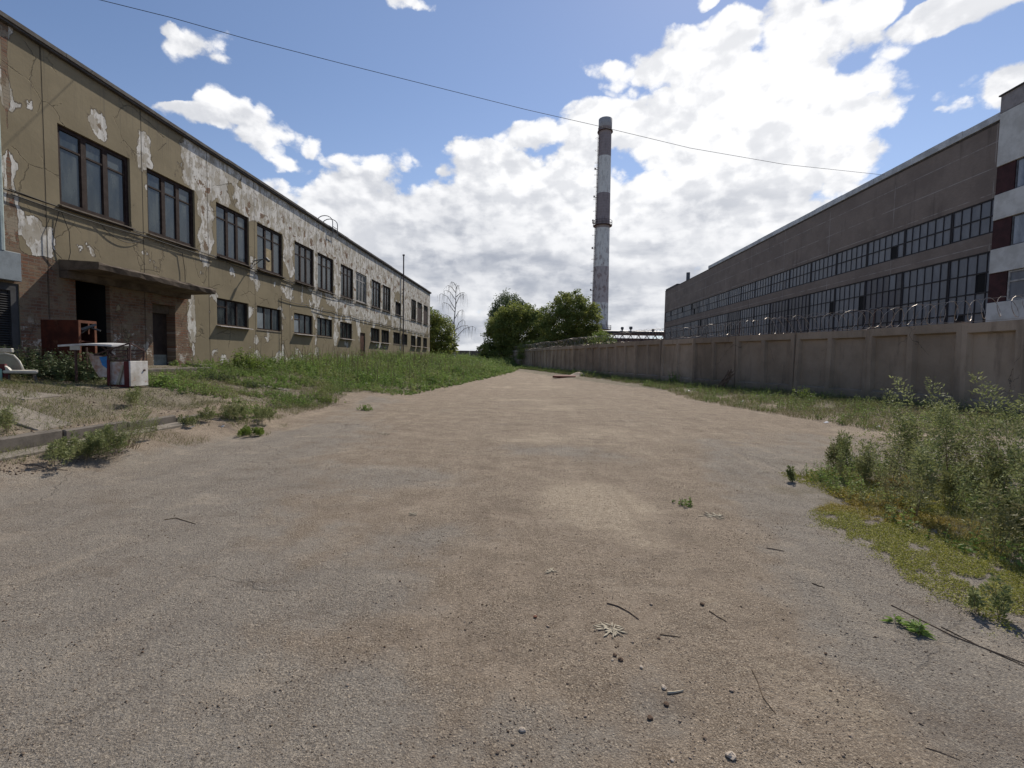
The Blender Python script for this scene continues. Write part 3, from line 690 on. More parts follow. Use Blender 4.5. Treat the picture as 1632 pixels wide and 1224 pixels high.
for i, (y, wd) in enumerate(LO):
    gm = M['glass_dark'] if i in (0, 4, 5, 6, 7, 8, 9, 10, 11) else M['glass']
    fm = M['frame'] if i != 0 else M['frame']
    sl = (.17, M['sill']) if i in (0, 2, 4, 5, 6, 9, 10, 11) else (.02, M['sill_old'])
    o, ed = place_window(LB, y, ZL0, wd, ZL1 - ZL0, 3, [None, None, None] if i % 2 else [.7, None, None], fm, gm, sl, fr=.05, mul=.06)
    if i in (1, 2):
        b_ = MB(); b_.box((-.003, ed[0] + .03, .06), (.012, ed[1] - .05, .70 if i == 1 else .90)); b_.build('boarded_pane', M['greybox'], o)
# doors
db = MB(); db.box((WX - .34, D2[0], 1.05), (WX - .295, D2[1], 2.96)); do = db.build('door', M['door_dark'], LB)
db = MB(); db.box((WX - .292, D2[0] + .05, 1.07), (WX - .282, D2[1] - .05, 1.42)); db.build('kick_plate', M['door_foot'], do)
db = MB(); db.box((WX - .28, D2[0] + .003, 2.72), (WX - .20, D2[1] - .003, 2.975)); db.build('lintel', M['canopy'], LB)
db = MB(); db.box((WX - .12, D3[0] + .02, 1.0), (WX - .07, D3[1] - .02, 3.03)); db.box((WX - .069, D3[0] + .12, 1.9), (WX - .055, D3[1] - .12, 2.85)); db.box((WX - .069, D3[0] + .12, 1.1), (WX - .055, D3[1] - .12, 1.75)); do = db.build('door', M['door_brown'], LB)
db = MB(); db.bar((WX - .04, D3[1] - .1, 1.95), (WX - .04, D3[1] - .1, 2.1), .03); db.build('handle', M['steel'], do)
# louvred gate at the left edge
gt = MB(); a, b, c, d = GT; gx = WX - .05
gt.box((gx - .04, a, c), (gx + .03, a + .12, d)); gt.box((gx - .04, b - .16, c), (gx + .03, b, d)); gt.box((gx - .04, a + .12, d - .16), (gx + .03, b - .16, d))
gt.box((gx - .06, a + .12, c), (gx - .05, b - .16, d - .16))
z = c + .06
while z < d - .2:
    gt.prism([(gx - .04, a + .12, z), (gx + .012, a + .12, z - .03), (gx + .016, a + .12, z - .024), (gx - .036, a + .12, z + .006)], (0, b - a - .28, 0)); z += .052
gt.build('gate', simple('gate_grey', (.055, .055, .058), .6, .3, 5), LB)
gbx = MB(); gbx.box((WX + .005, 9.05, 3.0), (WX + .16, 9.98, 3.62)); gbx.build('wall_box', M['greybox'], LB, bevel=.01)
gbx = MB(); gbx.tube([(WX + .09, 9.62, 3.62), (WX + .09, 9.62, 6.6)], .085, 10); gbx.build('duct', M['paleblue'], LB)
# canopy
cn = MB()
sec = lambda y, zt: [(WX + .004, y, zt + .06), (WX + 1.0, y, zt), (WX + 1.03, y, zt - .05), (WX + 1.0, y, zt - .17), (WX + .004, y, zt - .20)]
A_, B_ = sec(10.95, 3.64), sec(15.1, 3.60)
nseg = 14; vsx = []
for i in range(nseg + 1):
    t_ = i / nseg
    for q0, q1 in zip(A_, B_):
        q = Vector(q0).lerp(Vector(q1), t_); j = .0 if q[0] < WX + .1 else rnd.uniform(-.018, .018)
        vsx.append((q[0] + j, q[1], q[2] + j * .7))
fsx = [(i * 5 + k, i * 5 + (k + 1) % 5, (i + 1) * 5 + (k + 1) % 5, (i + 1) * 5 + k) for i in range(nseg) for k in range(5)]
fsx += [(4, 3, 2, 1, 0), tuple(nseg * 5 + k for k in range(5))]
cn.add(vsx, fsx); canopy = cn.build('canopy', M['canopy'], LB)
cb2 = MB(); cb2.box((WX + .004, 10.95, 3.26), (WX + .22, 15.05, 3.435)); cb2.build('beam', M['canopy'], canopy)
# cables hung along the wall
def sag(a, b, s_, n=12): return [Vector(a).lerp(Vector(b), i / n) - Vector((0, 0, s_ * 4 * (i / n) * (1 - i / n))) for i in range(n + 1)]
cbm = MB()
for (z0, y0, y1, of, st_) in ((4.97, 9.9, 51.5, .05, 2.76), (4.90, 9.9, 30, .07, 3.6), (4.03, 20.8, 51.5, .04, 2.76), (3.9, 24, 51.5, .05, 5.5), (4.99, 9.0, 24, .035, 4.4)):
    y = y0
    while y < y1 - .1:
        y2 = min(y + st_, y1); cbm.tube(sag((WX + of, y, z0 + rnd.uniform(-.02, .02)), (WX + of, y2, z0 + rnd.uniform(-.02, .02)), rnd.uniform(.02, .10), 8), .013, 4); y = y2
cbm.tube([(WX + .06, 10.95, 4.85), (WX + .09, 10.8, 4.4), (WX + .07, 10.75, 3.9), (WX + .08, 10.95, 3.72)], .009, 4)
cbm.tube([(WX + .06, 11.0, 4.85), (WX + .12, 11.12, 4.4), (WX + .10, 11.15, 3.9), (WX + .1, 11.1, 3.70)], .009, 4)
cbm.tube(sag((WX + .05, 12.0, 4.88), (WX + .06, 13.4, 4.8), .28, 10), .009, 4)
cbm.tube([(WX + .05, 14.4, 4.85), (WX + .06, 14.9, 4.75), (WX + .06, 15.0, 4.2), (WX + .06, 15.0, 3.7)], .010, 4)
cbm.tube([(WX + .05, 20.9, 4.15), (WX + .05, 20.9, 1.2)], .012, 4)
cbm.build('cables', M['cable'], LB)
# pipe mast, roof ladder hoops, bracket
pm = MB(); pm.tube([(WX + .16, 40.55, 1.2), (WX + .16, 40.55, 10.2)], .055, 8); pm.tube([(WX + .16, 40.55, 10.2), (WX + .16, 40.55, 10.32)], .10, 8)
for z in (3, 5, 7, 8.3): pm.bar((WX, 40.55, z), (WX + .2, 40.55, z), .04)
pm.tube([(WX + .1, 40.75, 1.2), (WX + .1, 40.75, 3.6)], .04, 6)
pm.build('vent_pipe', M['pipe'], LB)
lh = MB()
for y in (26.1, 26.75):
    pts = [(WX + .18, y, 8.3)] + [(WX - .27 + .45 * math.cos(a), y, 8.95 + .34 * math.sin(a)) for a in np.linspace(0, math.pi, 9)] + [(WX - .72, y, 8.6)]
    lh.tube(pts, .022, 6)
for z in (8.4, 8.7): lh.bar((WX + .18, 26.1, z), (WX + .18, 26.75, z), .025)
for z in np.arange(4.3, 8.2, .32): pass
lh.build('ladder_hoops', M['steel'], LB)
br = MB(); br.bar((WX, 18.95, 5.32), (WX + .5, 18.95, 5.40), .035); br.bar((WX, 18.95, 5.15), (WX + .3, 18.95, 5.36), .025); br.tube([(WX + .5, 18.95, 5.42), (WX + .62, 18.95, 5.30)], .06, 8); br.build('lamp_bracket', M['steel'], LB)
st = MB(); st.box((WX + .02, 14.95, .95), (WX + .5, 17.6, 1.13)); st.box((WX + .02, 10.9, .9), (WX + 1.1, 14.9, 1.045)); st.build('doorstep', M['concrete_dark'], LB, bevel=.02)
eb2 = MB(); eb2.box((WX + .01, 39.6, 1.1), (WX + .35, 40.2, 1.75)); eb2.build('meter_box', M['pipe'], LB)

# ------------------------------------------------------------------ right hall
HX = 21.0; HY0, HY1 = 21.6, 76.6
RB_ = empty('industrial_hall', (0, 0, 0), 'long dark brown industrial hall with two continuous bands of grid windows behind the concrete fence', 'industrial hall')
hb = MB()
for (z0, z1) in ((0, 3.1), (6.86, 7.68), (9.26, 12.62)): hb.box((HX, HY0, z0), (HX + 30, HY1, z1))
hb.box((HX + .3, HY0, 3.09), (HX + 29.9, HY1 - .02, 9.27))
hb.box((HX, HY1 - .35, 3.1), (HX + .31, HY1, 9.26))
hb.build('wall', M['hall'], RB_)
hr = MB(); hr.box((HX - .03, HY0, 12.625), (HX + 30, HY1 + .05, 12.70)); hr.box((HX - .02, 70.5, 12.70), (HX + 3, 76.3, 12.95)); hroof = hr.build('roof', M['roofing'], RB_)
hp = MB(); y = HY0
while y < 58:
    L = min(3.0, 58 - y); dz = rnd.uniform(-.02, .02); hp.box((HX - .10, y, 12.705), (HX + .3, y + L - .015, 13.05 + dz)); y += L
hp.build('parapet', M['flashing'], hroof)
hc = MB(); hc.tube([(HX + 3, 75, 12.6), (HX + 3, 75, 15.4)], .28, 10); hc.build('flue', M['steel'], hroof)
def band(y, z, w_, h_, cols, rows, gm, gap=None):
    f_ = MB(); fr = .06
    f_.box((-.04, 0, 0), (.05, fr, h_)); f_.box((-.04, w_ - fr, 0), (.05, w_, h_)); f_.box((-.04, fr, 0), (.05, w_ - fr, fr)); f_.box((-.04, fr, h_ - fr), (.05, w_ - fr, h_))
    for r_ in range(1, rows): f_.box((-.035, fr, h_ * r_ / rows - .03), (.03, w_ - fr, h_ * r_ / rows + .03))
    for c_ in range(1, cols):
        q = w_ * c_ / cols
        f_.box((-.028, q - .02, fr), (.02, q + .02, h_ - fr))
    return f_
hframe = simple('hall_frame', (.030, .026, .028), .7, .3, 4)
protos = {}
for (zb, hh, cols, rows, key) in ((7.69, 1.56, 6, 2, 'u'), (3.11, 3.74, 6, 4, 'l')):
    f_ = band(0, 0, 2.97, hh, cols, rows, None)
    k = 0; y = HY0 + .4
    me_f = None
    while y < HY1 - 1:
        if me_f is None:
            o = f_.build('window', hframe, RB_); me_f = o
            pmat = {}
            g0 = MB()
            g0.box((.0, .03, .03), (.008, 2.94, hh - .03)); gp = g0.build('pane', M['glass_hall'], o)
            gs = MB()
            # individually replaced sheets in some openings
            alt_o = None
            o.location = (HX + .06, y, zb)
        else:
            o = me_f.copy(); COL.objects.link(o); o.parent = RB_; o.location = (HX + .06, y, zb)
            pc = gp.copy(); COL.objects.link(pc); pc.parent = o
            if (key == 'l' and k in (2, 5, 6, 9, 12)) or (key == 'u' and k in (13,)):
                pc.data = gp.data.copy(); pc.data.materials[0] = M['glass_halldark']
        # a few replaced / missing panes as their own sheets
        if rnd.random() < .35:
            seen = set()
            for q in range(rnd.randint(1, 4)):
                cc = rnd.randrange(cols); rr_ = rnd.randrange(rows); a = 2.97 * cc / cols + .03; b0 = hh * rr_ / rows + .04
                if (cc, rr_) in seen: continue
                seen.add((cc, rr_)); gs = MB(); gs.box((-.006, a, b0), (-.002, a + 2.97 / cols - .06, b0 + hh / rows - .08))
                gs.build('replaced_pane', rnd.choice([M['dark'], M['glass_halldark'], M['glass_hall2']]), o)
        y += 3.0; k += 1
# white and maroon stair tower
TX = 20.2; TY0, TY1 = 8.0, 21.97
TW = empty('office_tower', (0, 0, 0), 'office block at the right edge striped with white panels and maroon strips', 'office block')
tb = MB()
for (z0, z1) in ((0, 4.34), (5.64, 6.68), (7.95, 9.05), (10.28, 12.55)):
    y = TY1
    while y > TY0 + .1:
        L = 3.0; tb.box((TX, max(y - L, TY0) + .012, z0), (TX + .3, y - .012, z1)); y -= L
tb.box((TX, TY0, 0), (TX + .02, TY0 + .01, 1))
tb.build('wall_panels', M['tower_white'], TW, bevel=.012)
tb = MB(); tb.box((TX, TY0, 12.57), (TX + .3, TY1, 13.3)); tb.box((TX + .301, TY0, 13.2), (TX + 15, TY1, 13.3)); tb.build('parapet', M['tower_top'], TW)
tb = MB(); tb.box((TX - .06, TY0 - .05, 13.303), (TX + .4, TY1 + .06, 13.36)); tb.build('coping', M['roof_edge'], TW)
tb = MB()
for (z0, z1) in ((4.34, 5.64), (6.68, 7.95), (9.05, 10.28)):
    for y in np.arange(TY1, TY0, -3.0): tb.box((TX + .06, max(y - .78, TY0), z0 + .002), (TX + .29, y - .02, z1 - .002))
tb.box((TX + .301, TY0, 0), (TX + 15, TY1 - .02, 13.19)); tb.box((TX + .06, TY1 - .018, 0), (TX + 3, TY1 + .02, 13.2))
tb.build('wall_strip', M['tower_maroon'], TW)
for (z0, z1, fm) in ((4.36, 5.62, M['frame_white']), (6.70, 7.93, M['steel']), (9.07, 10.26, M['steel'])):
    for y in np.arange(TY1 - .80, TY0 + 2, -3.0):
        if fm is M['frame_white']:
            f_ = MB(); w_, h_ = 2.2, z1 - z0; fr = .07
            f_.box((-.04, 0, 0), (.04, fr, h_)); f_.box((-.04, w_ - fr, 0), (.04, w_, h_)); f_.box((-.04, fr, 0), (.04, w_ - fr, fr)); f_.box((-.04, fr, h_ - fr), (.04, w_ - fr, h_))
            f_.box((-.035, fr, h_ * .62), (.035, w_ - fr, h_ * .62 + .07))
            for q in (.33, .66): f_.box((-.03, w_ * q - .03, fr), (.03, w_ * q + .03, h_ - fr))
            g_ = MB(); g_.box((.0, .03, .03), (.008, w_ - .03, h_ - .03)); gm = M['glass_hall']
        else:
            f_, g_, _ = window_meshes(2.2, z1 - z0, 2, None, fr=.04, mul=.04); gm = M['glass_tower']
        o = f_.build('window', fm, TW); o.location = (TX + .12, y - 2.2, z0); g_.build('pane', gm, o)

# ------------------------------------------------------------------ concrete fence with razor wire
FN = empty('concrete_fence', (0, 0, 0), 'long grey precast concrete fence with recessed panels and coiled razor wire on top', 'fence')
PL = 3.0
def panel_mb():
    p_ = MB(); t_ = .14; bays = [(.16, 1.40), (1.58, 2.82)]
    z0, z1 = 0., 2.5; zb, zt = .34, 2.24
    # outline slabs (front is -x)
    p_.box((-t_, 0, z0), (t_, PL - .03, zb)); p_.box((-t_, 0, zt), (t_, PL - .03, z1))
    p_.box((-t_ - .02, .0, z0 - .4), (t_, PL - .03, z0 + .12))
    for a, b in ((0, .16), (1.40, 1.58), (2.82, PL - .03)): p_.box((-t_, a, zb), (t_, b, zt))
    for a, b in bays:
        # bevelled recess
        i_ = .05; q = [(-t_, a, zb), (-t_, b, zb), (-t_, b, zt), (-t_, a, zt), (-.01, a + i_, zb + i_), (-.01, b - i_, zb + i_), (-.01, b - i_, zt - i_), (-.01, a + i_, zt - i_)]
        p_.add(q, [(0, 4, 5, 1), (1, 5, 6, 2), (2, 6, 7, 3), (3, 7, 4, 0), (4, 7, 6, 5)])
        p_.add([(t_ - .02, a, zb), (t_ - .02, b, zb), (t_ - .02, b, zt), (t_ - .02, a, zt)], [(0, 1, 2, 3)])
    return p_
seg = []; P0 = Vector((FENCE[0][0], FENCE[0][1], 0)); i = 0; cur = P0.copy()
pts = [Vector((x, y, 0)) for x, y in FENCE]
cum = [0]
for a, b in zip(pts[:-1], pts[1:]): cum.append(cum[-1] + (b - a).length)
def along(s_):
    s_ = min(max(s_, 0), cum[-1] - 1e-4)
    for k in range(len(pts) - 1):
        if cum[k + 1] >= s_: return pts[k].lerp(pts[k + 1], (s_ - cum[k]) / (cum[k + 1] - cum[k]))
proto = None; s_ = 0.; k = 0
while s_ + PL < cum[-1]:
    a, b = along(s_), along(s_ + PL); d_ = b - a; zz = .25 + rnd.uniform(-.02, .02)
    if proto is None: proto = panel_mb().build('panel', M['fence'], FN); o = proto
    else: o = proto.copy(); COL.objects.link(o); o.parent = FN
    o.location = (a.x, a.y, zz); o.rotation_euler = (rnd.uniform(-.006, .006), rnd.uniform(-.024, .024), math.atan2(-d_.x, d_.y))
    s_ += PL; k += 1
rz = MB(); s_ = 2.; pitch = .36; npl = 14; cp = []
tot = int((cum[-1] - 4) / pitch * npl)
for q in range(tot):
    sp = 2 + q / npl * pitch; c_ = along(sp); c2 = along(sp + .1); d_ = (c2 - c_).normalized() if (c2 - c_).length > 1e-6 else Vector((0, 1, 0)); n_ = Vector((d_.y, -d_.x, 0))
    a = 2 * math.pi * q / npl; r_ = .33 + .05 * math.sin(q * .013) + .03 * math.sin(q * .31)
    cp.append(c_ + Vector((0, 0, 2.75 + .36)) + n_ * r_ * math.cos(a) + Vector((0, 0, 1)) * r_ * math.sin(a) + d_ * .12 * math.sin(a * 1.0 + q * .02))
rz.tube(cp, .008, 3)
for hz in (2.80, 3.40):
    rz.tube([along(q) + Vector((0, 0, hz + .03 * math.sin(q))) for q in np.arange(2, cum[-1] - 1, 1.2)], .006, 3)
rz.build('razor_wire', M['wire'], FN)
for q in np.arange(3.0, cum[-1] - 2, 6.0):
    rp = MB(); c_ = along(q) + Vector((0, 0, 2.72)); rp.bar(c_, c_ + Vector((.05, 0, .72)), .03); rp.build('wire_post', M['bar'], FN)

# ------------------------------------------------------------------ chimney, pipe bridge, far wall
CHX, CHY = 15.4, 110.
CH = empty('factory_chimney', (CHX, CHY, 0), 'tall factory chimney banded white and dark red behind the trees', 'chimney')
zs = np.linspace(0, 56, 60); n = 40; vs_ = []; fs_ = []
rad = lambda z: 2.05 - .65 * (z / 56) ** .8
prof = [(z, rad(z)) for z in zs if z < 53] + [(53.4, 1.42), (53.5, 1.5), (56.0, 1.52), (56.05, 1.38), (55.6, 1.1), (50., 1.1)]
for (z, r_) in prof:
    for j in range(n): a = 2 * math.pi * j / n; vs_.append((r_ * math.cos(a), r_ * math.sin(a), z))
for i in range(len(prof) - 1):
    for j in range(n): fs_.append((i * n + j, i * n + (j + 1) % n, (i + 1) * n + (j + 1) % n, (i + 1) * n + j))
cm = MB(); cm.add(vs_, fs_); cm.build('shaft', M['chimney'], CH, smooth=True)
def ring_platform(z, r0, r1, hgt, nm='platform'):
    p_ = MB(); n = 28
    for i in range(n):
        a0, a1 = 2 * math.pi * i / n, 2 * math.pi * (i + 1) / n
        c0, s0, c1, s1 = math.cos(a0), math.sin(a0), math.cos(a1), math.sin(a1)
        q = [(r0 * c0, r0 * s0, z), (r1 * c0, r1 * s0, z), (r1 * c1, r1 * s1, z), (r0 * c1, r0 * s1, z)]
        p_.prism(q, (0, 0, .12))
        if hgt:
            for hh in (hgt, hgt * .5): p_.bar((r1 * c0, r1 * s0, z + hh), (r1 * c1, r1 * s1, z + hh), .06)
            if i % 2 == 0: p_.bar((r1 * c0, r1 * s0, z), (r1 * c0, r1 * s0, z + hgt), .06)
    p_.build(nm, M['bar'], CH)
ring_platform(32.2, 1.5, 2.15, 1.1); ring_platform(53.2, 1.35, 1.75, 0); ring_platform(8.5, 1.7, 2.6, 1.0)
lp = MB(); a = math.radians(205)
for dz in (-.25, .25):
    lp.tube([((rad(z) + .25) * math.cos(a) - dz * math.sin(a), (rad(z) + .25) * math.sin(a) + dz * math.cos(a), z) for z in np.linspace(2, 54, 20)], .045, 4)
for z in np.arange(2, 54, .9):
    r_ = rad(z); lp.bar(((r_ + .25) * math.cos(a) + .25 * math.sin(a), (r_ + .25) * math.sin(a) - .25 * math.cos(a), z), ((r_ + .25) * math.cos(a) - .25 * math.sin(a), (r_ + .25) * math.sin(a) + .25 * math.cos(a), z), .05)
    if int(z / .9) % 3 == 0: lp.tube([((r_ + .25 + .35 * (1 + math.cos(b))) * math.cos(a) - .4 * math.sin(b) * math.sin(a), (r_ + .25 + .35 * (1 + math.cos(b))) * math.sin(a) + .4 * math.sin(b) * math.cos(a), z) for b in np.linspace(-math.pi * .8, math.pi * .8, 7)], .03, 3)
lp.build('ladder', M['bar'], CH)
bk = MB()
for (z, a) in ((44.8, 190), (38.6, 190), (32.8, 185), (27, 190), (17.5, 190), (33.4, 175)):
    a = math.radians(a); r_ = rad(z); bk.bar((r_ * math.cos(a), r_ * math.sin(a), z), ((r_ + .75) * math.cos(a), (r_ + .75) * math.sin(a), z), .10); bk.box(((r_ + .6) * math.cos(a) - .15, (r_ + .6) * math.sin(a) - .15, z), ((r_ + .6) * math.cos(a) + .15, (r_ + .6) * math.sin(a) + .15, z + .35))
bk.build('lamp_bracket', M['bar'], CH)

PB = empty('pipe_bridge', (14.9, 95, 0), 'rusty overhead pipe bridge between the chimney and the dark hall', 'pipe bridge')
pb = MB(); pb.box((-6, -.9, 6.6), (45, .9, 6.85)); pb.box((-6, -.9, 5.0), (45, .9, 5.25)); pb.box((-6, -.6, 5.251), (45, .6, 5.95))
pb.build('deck', M['gantry'], PB)
pb = MB()
for x in np.arange(-6, 45, 1.6):
    pb.bar((x, -.95, 5.25), (x + .8, -.95, 6.55), .12); pb.bar((x + .8, -.95, 6.55), (x + 1.6, -.95, 5.25), .12)
pb.build('truss', M['gantry'], PB)
pb = MB()
for (yy, z, r_) in ((-.5, 7.15, .28), (.35, 7.1, .22)): pb.tube([(-6, yy, z), (45, yy, z)], r_, 8)
pb.build('pipes', M['steel'], PB)
for (x, z, r_) in ((4.6, 7.9, .35), (2.9, 7.8, .3), (9.0, 7.5, .3)):
    q = MB(); q.tube([(x, 0, 6.9), (x, 0, z - .2)], .12, 8); q.tube([(x, 0, z - .2), (x, 0, z), (x, 0, z + .4)], [r_ * .5, r_, r_ * .9], 10); q.build('vent', M['steel'], PB)
for x in (-3, 7, 18, 30, 42):
    q = MB(); q.bar((x, -.7, 0), (x, -.7, 5.0), .35); q.bar((x, .7, 0), (x, .7, 5.0), .35); q.build('leg', M['gantry'], PB)
fw = MB()
for x in np.arange(-40, 2, 3): fw.box((x, 96, 0), (x + 2.95, 96.2, 2.95))
o = fw.build('boundary_wall', M['concrete_dark']); tag(o, 'low dark boundary wall far off behind the bare birch', 'wall')

# overhead cable strung across the road
ow = empty('overhead_cable', (0, 0, 0), 'thin dark overhead cable sagging across the sky to the hall roof', 'cable')
RE = Vector((21.1, 27.9, 12.5))
dl = Vector(ray(160, 0)); LE = dl * (12.5 / -dl.x); LE.z += EYE
cabp = []
wpx = [(160, 0), (273, 28), (400, 64), (540, 100), (700, 140), (840, 175), (950, 200), (1100, 236), (1250, 262), (1410, 279)]
for (x, y) in wpx:
    d_ = Vector(ray(x, y)); # plane through the camera-independent vertical plane LE-RE
    nrm = (RE - LE).cross(Vector((0, 0, 1))); t_ = (LE - Vector((0, 0, EYE))).dot(nrm) / d_.dot(nrm); cabp.append(Vector((0, 0, EYE)) + d_ * t_)
dirL = (cabp[0] - cabp[1]).normalized()
cabp = [cabp[0] + dirL * 8] + cabp
wm = MB(); wm.tube(cabp, .009, 5); wm.build('cable', M['cable'], ow)
tip = cabp[0]
mst = MB(); mst.tube([(tip.x, tip.y, g1(tip.x, tip.y) if tip.x > WX else 8.55), (tip.x, tip.y, tip.z + .3)], .08, 8)
mst.build('mast', M['steel'], ow)

# ------------------------------------------------------------------ vegetation
def leaves(B, D, L, Wd, rr=rng, droop=.15):
    """diamond leaves at B along D"""
    n = len(B); D = D / (np.linalg.norm(D, axis=1, keepdims=True) + 1e-9)
    rv = rr.normal(size=(n, 3)); S = np.cross(D, rv); S /= (np.linalg.norm(S, axis=1, keepdims=True) + 1e-9)
    L = np.broadcast_to(L, (n,))[:, None]; Wd = np.broadcast_to(Wd, (n,))[:, None]
    z = np.zeros((n, 3)); z[:, 2:3] = L * droop
    v = np.stack([B, B + D * L * .45 + S * Wd / 2, B + D * L - z, B + D * L * .45 - S * Wd / 2], 1).reshape(-1, 3)
    return v
def ribbons(A, B, w_, rr=rng):
    n = len(A); D = B - A; S = np.cross(D, rr.normal(size=(n, 3))); S /= (np.linalg.norm(S, axis=1, keepdims=True) + 1e-9)
    w_ = np.broadcast_to(w_, (n,))[:, None]
    return np.stack([A - S * w_ / 2, A + S * w_ / 2, B + S * w_ * .3, B - S * w_ * .3], 1).reshape(-1, 3)
class Veg:
    def __init__(s): s.V = []; s.var = []; s.mi = []
    def add(s, v, var, k=0):
        n = len(v) // 4
        if n == 0: return
        s.V.append(v); s.var.append(np.repeat(np.broadcast_to(var, (n,)), 4)); s.mi.append(np.full(n, k))
    def build(s, name, mats, parent=None, origin=(0, 0, 0)):
        V = np.concatenate(s.V); F = np.arange(len(V)).reshape(-1, 4)
        return npmesh(name, V, F, mats, parent, {'var': np.concatenate(s.var)}, np.concatenate(s.mi), origin)
def rdir(n, up=.3, spread=1., rr=rng):
    a = rr.uniform(0, 6.283, n); z = rr.normal(up, .35, n) * spread
    return np.stack([np.cos(a), np.sin(a), z], 1)
def weeds(vg, P, h, nl, L, Wd, k=0, ks=1, rr=rng, stem=.006, up=.25):
    """leafy upright weeds at ground points P"""
    n = len(P); lean = rr.normal(0, .13, (n, 3)); lean[:, 2] = 1; T = lean * h[:, None]
    vg.add(ribbons(P, P + T, stem), rr.uniform(0, .5, n), ks)
    idx = np.repeat(np.arange(n), nl); t_ = rr.uniform(.12, 1.02, len(idx))
    off = rr.normal(0, .02, (len(idx), 3)); B = P[idx] + T[idx] * t_[:, None] + off * h[idx][:, None]
    sc = (1.15 - .6 * t_) * rr.uniform(.7, 1.25, len(idx))
    pv = rr.uniform(0, .6, n)
    pv = np.clip(pv + .45 * vnoise(P[:, 0] * 1., P[:, 1], 2.3), 0, .9)
    vg.add(leaves(B, rdir(len(idx), up, rr=rr), L * sc, Wd * sc, rr), np.clip(pv[idx] + rr.uniform(0, .5, len(idx)) * (t_ + .2), 0, 1), k)
def grass(vg, P, h, k=0, rr=rng, w_=.006, bend=.35):
    n = len(P); d_ = rr.normal(0, bend, (n, 3)); d_[:, 2] = 1; B = P + d_ * (h * .6)[:, None]
    d2 = d_.copy(); d2[:, :2] *= 2.0; d2[:, 2] = .75; C_ = B + d2 * (h * .45)[:, None]
    v = rr.uniform(0, 1, n); vg.add(ribbons(P, B, w_, rr), v, k); vg.add(ribbons(B, C_, w_ * .6, rr), v, k)
def mug(vg, P, h, nl, k=0, ks=1, rr=rng, L=.045, Wd=.014, lean=None, width=.2):
    """tall feathery stems: narrow leaves on short upward side shoots"""
    n = len(P); ln = rr.normal(0, .12, (n, 3)); ln[:, 2] = 1
    if lean is not None: ln[:, :2] += lean
    T = ln * h[:, None]; bend = rr.normal(0, .12, (n, 3)) * h[:, None]; bend[:, 2] = 0
    for a, b in ((0, .33), (.33, .66), (.66, 1.)):
        vg.add(ribbons(P + T * a + bend * a * a, P + T * b + bend * b * b, .009 * (1.15 - b)), rr.uniform(.2, 1., n), ks)
    idx = np.repeat(np.arange(n), nl); t_ = rr.beta(1.6, 1.3, len(idx)); u = rr.uniform(0, 1, len(idx)) ** .7
    az = np.floor(rr.uniform(0, 9, len(idx))) * .698 + idx * 1.3 + np.floor(t_ * 14) * 2.4
    bd = np.stack([np.cos(az), np.sin(az), np.full(len(idx), .95)], 1)
    r_ = width * (1.1 - t_) * h[idx]
    B = P[idx] + T[idx] * t_[:, None] + bend[idx] * (t_ ** 2)[:, None] + bd * (r_ * u)[:, None]
    pv = rr.uniform(0, .55, n)
    vg.add(leaves(B, bd + rr.normal(0, .55, (len(idx), 3)), L * rr.uniform(.6, 1.3, len(idx)), Wd, rr, .1), np.clip(pv[idx] + rr.uniform(0, .5, len(idx)), 0, 1), k)
def gp(X, Y): return np.stack([X, Y, gz(X, Y) - .01], 1)
def scatter(n, x0, x1, y0, y1, test=None):
    X = rng.uniform(x0, x1, n); Y = rng.uniform(y0, y1, n)
    if test is not None: k = test(X, Y); X, Y = X[k], Y[k]
    return gp(X, Y)
def clump(X, Y, s, th): return vnoise(X, Y, s) > th

# weed field along the left building
vg = Veg()
def field_ok(X, Y):
    e = np.interp(Y, EY, EX); e = e + .35 * vnoise(X * 0, Y, 2.) + .0
    lo = np.interp(Y, [13.5, 15.5, 17, 19, 60], [-7.6, -8.0, -5.0, -4.9, 0])
    return (X < np.minimum(e + .1, np.where(Y < 17.5, lo, 9))) & (X > -11.35)
for (y0, y1, dn, L, Wd, nl, h0, h1) in ((14.0, 21, 46, .075, .036, 15, .18, .55), (21, 30, 40, .095, .048, 14, .28, .75), (30, 45, 24, .13, .07, 13, .35, .9), (45, 80, 14, .18, .10, 12, .45, 1.0)):
    P = scatter(int((y1 - y0) * 11.5 * dn), -11.4, .5, y0, y1, field_ok)
    e = np.interp(P[:, 1], EY, EX); inn = np.clip((e - P[:, 0]) / 2.5, .25, 1)
    hh = rng.uniform(h0, h1, len(P)) * np.interp(P[:, 1], [14, 17, 20], [.35, .6, 1.]) * inn * (1 + 1.1 * vnoise(P[:, 0], P[:, 1], 1.6)); hh = np.maximum(hh, .08)
    weeds(vg, P, hh, nl, L, Wd)
nc = 70; cx_ = rng.uniform(-10.9, -3.5, nc); cy_ = rng.uniform(18.5, 50, nc); k = field_ok(cx_ + .5, cy_); cx_, cy_ = cx_[k], cy_[k]
for a_, b_ in zip(cx_, cy_):
    n_ = 34; q_ = rng.uniform(.2, .55); P = gp(a_ + rng.normal(0, q_, n_), b_ + rng.normal(0, q_, n_)); sc_ = 1 + b_ / 40.
    weeds(vg, P, rng.uniform(.45, 1.0) * rng.uniform(.6, 1., n_) * (.7 if b_ < 22 else 1.), 16, .075 * sc_, .036 * sc_)
P = scatter(1300, -11.2, -3, 18.5, 45, field_ok); hh = rng.uniform(.5, 1.15, len(P)) * np.clip((np.interp(P[:, 1], EY, EX) - P[:, 0]) / 2., .3, 1); ln_ = rng.normal(0, .12, (len(P), 3)); ln_[:, 2] = 1
vg.add(ribbons(P, P + ln_ * hh[:, None], .012 + P[:, 1] * .0004), rng.uniform(0, 1, len(P)), 1)
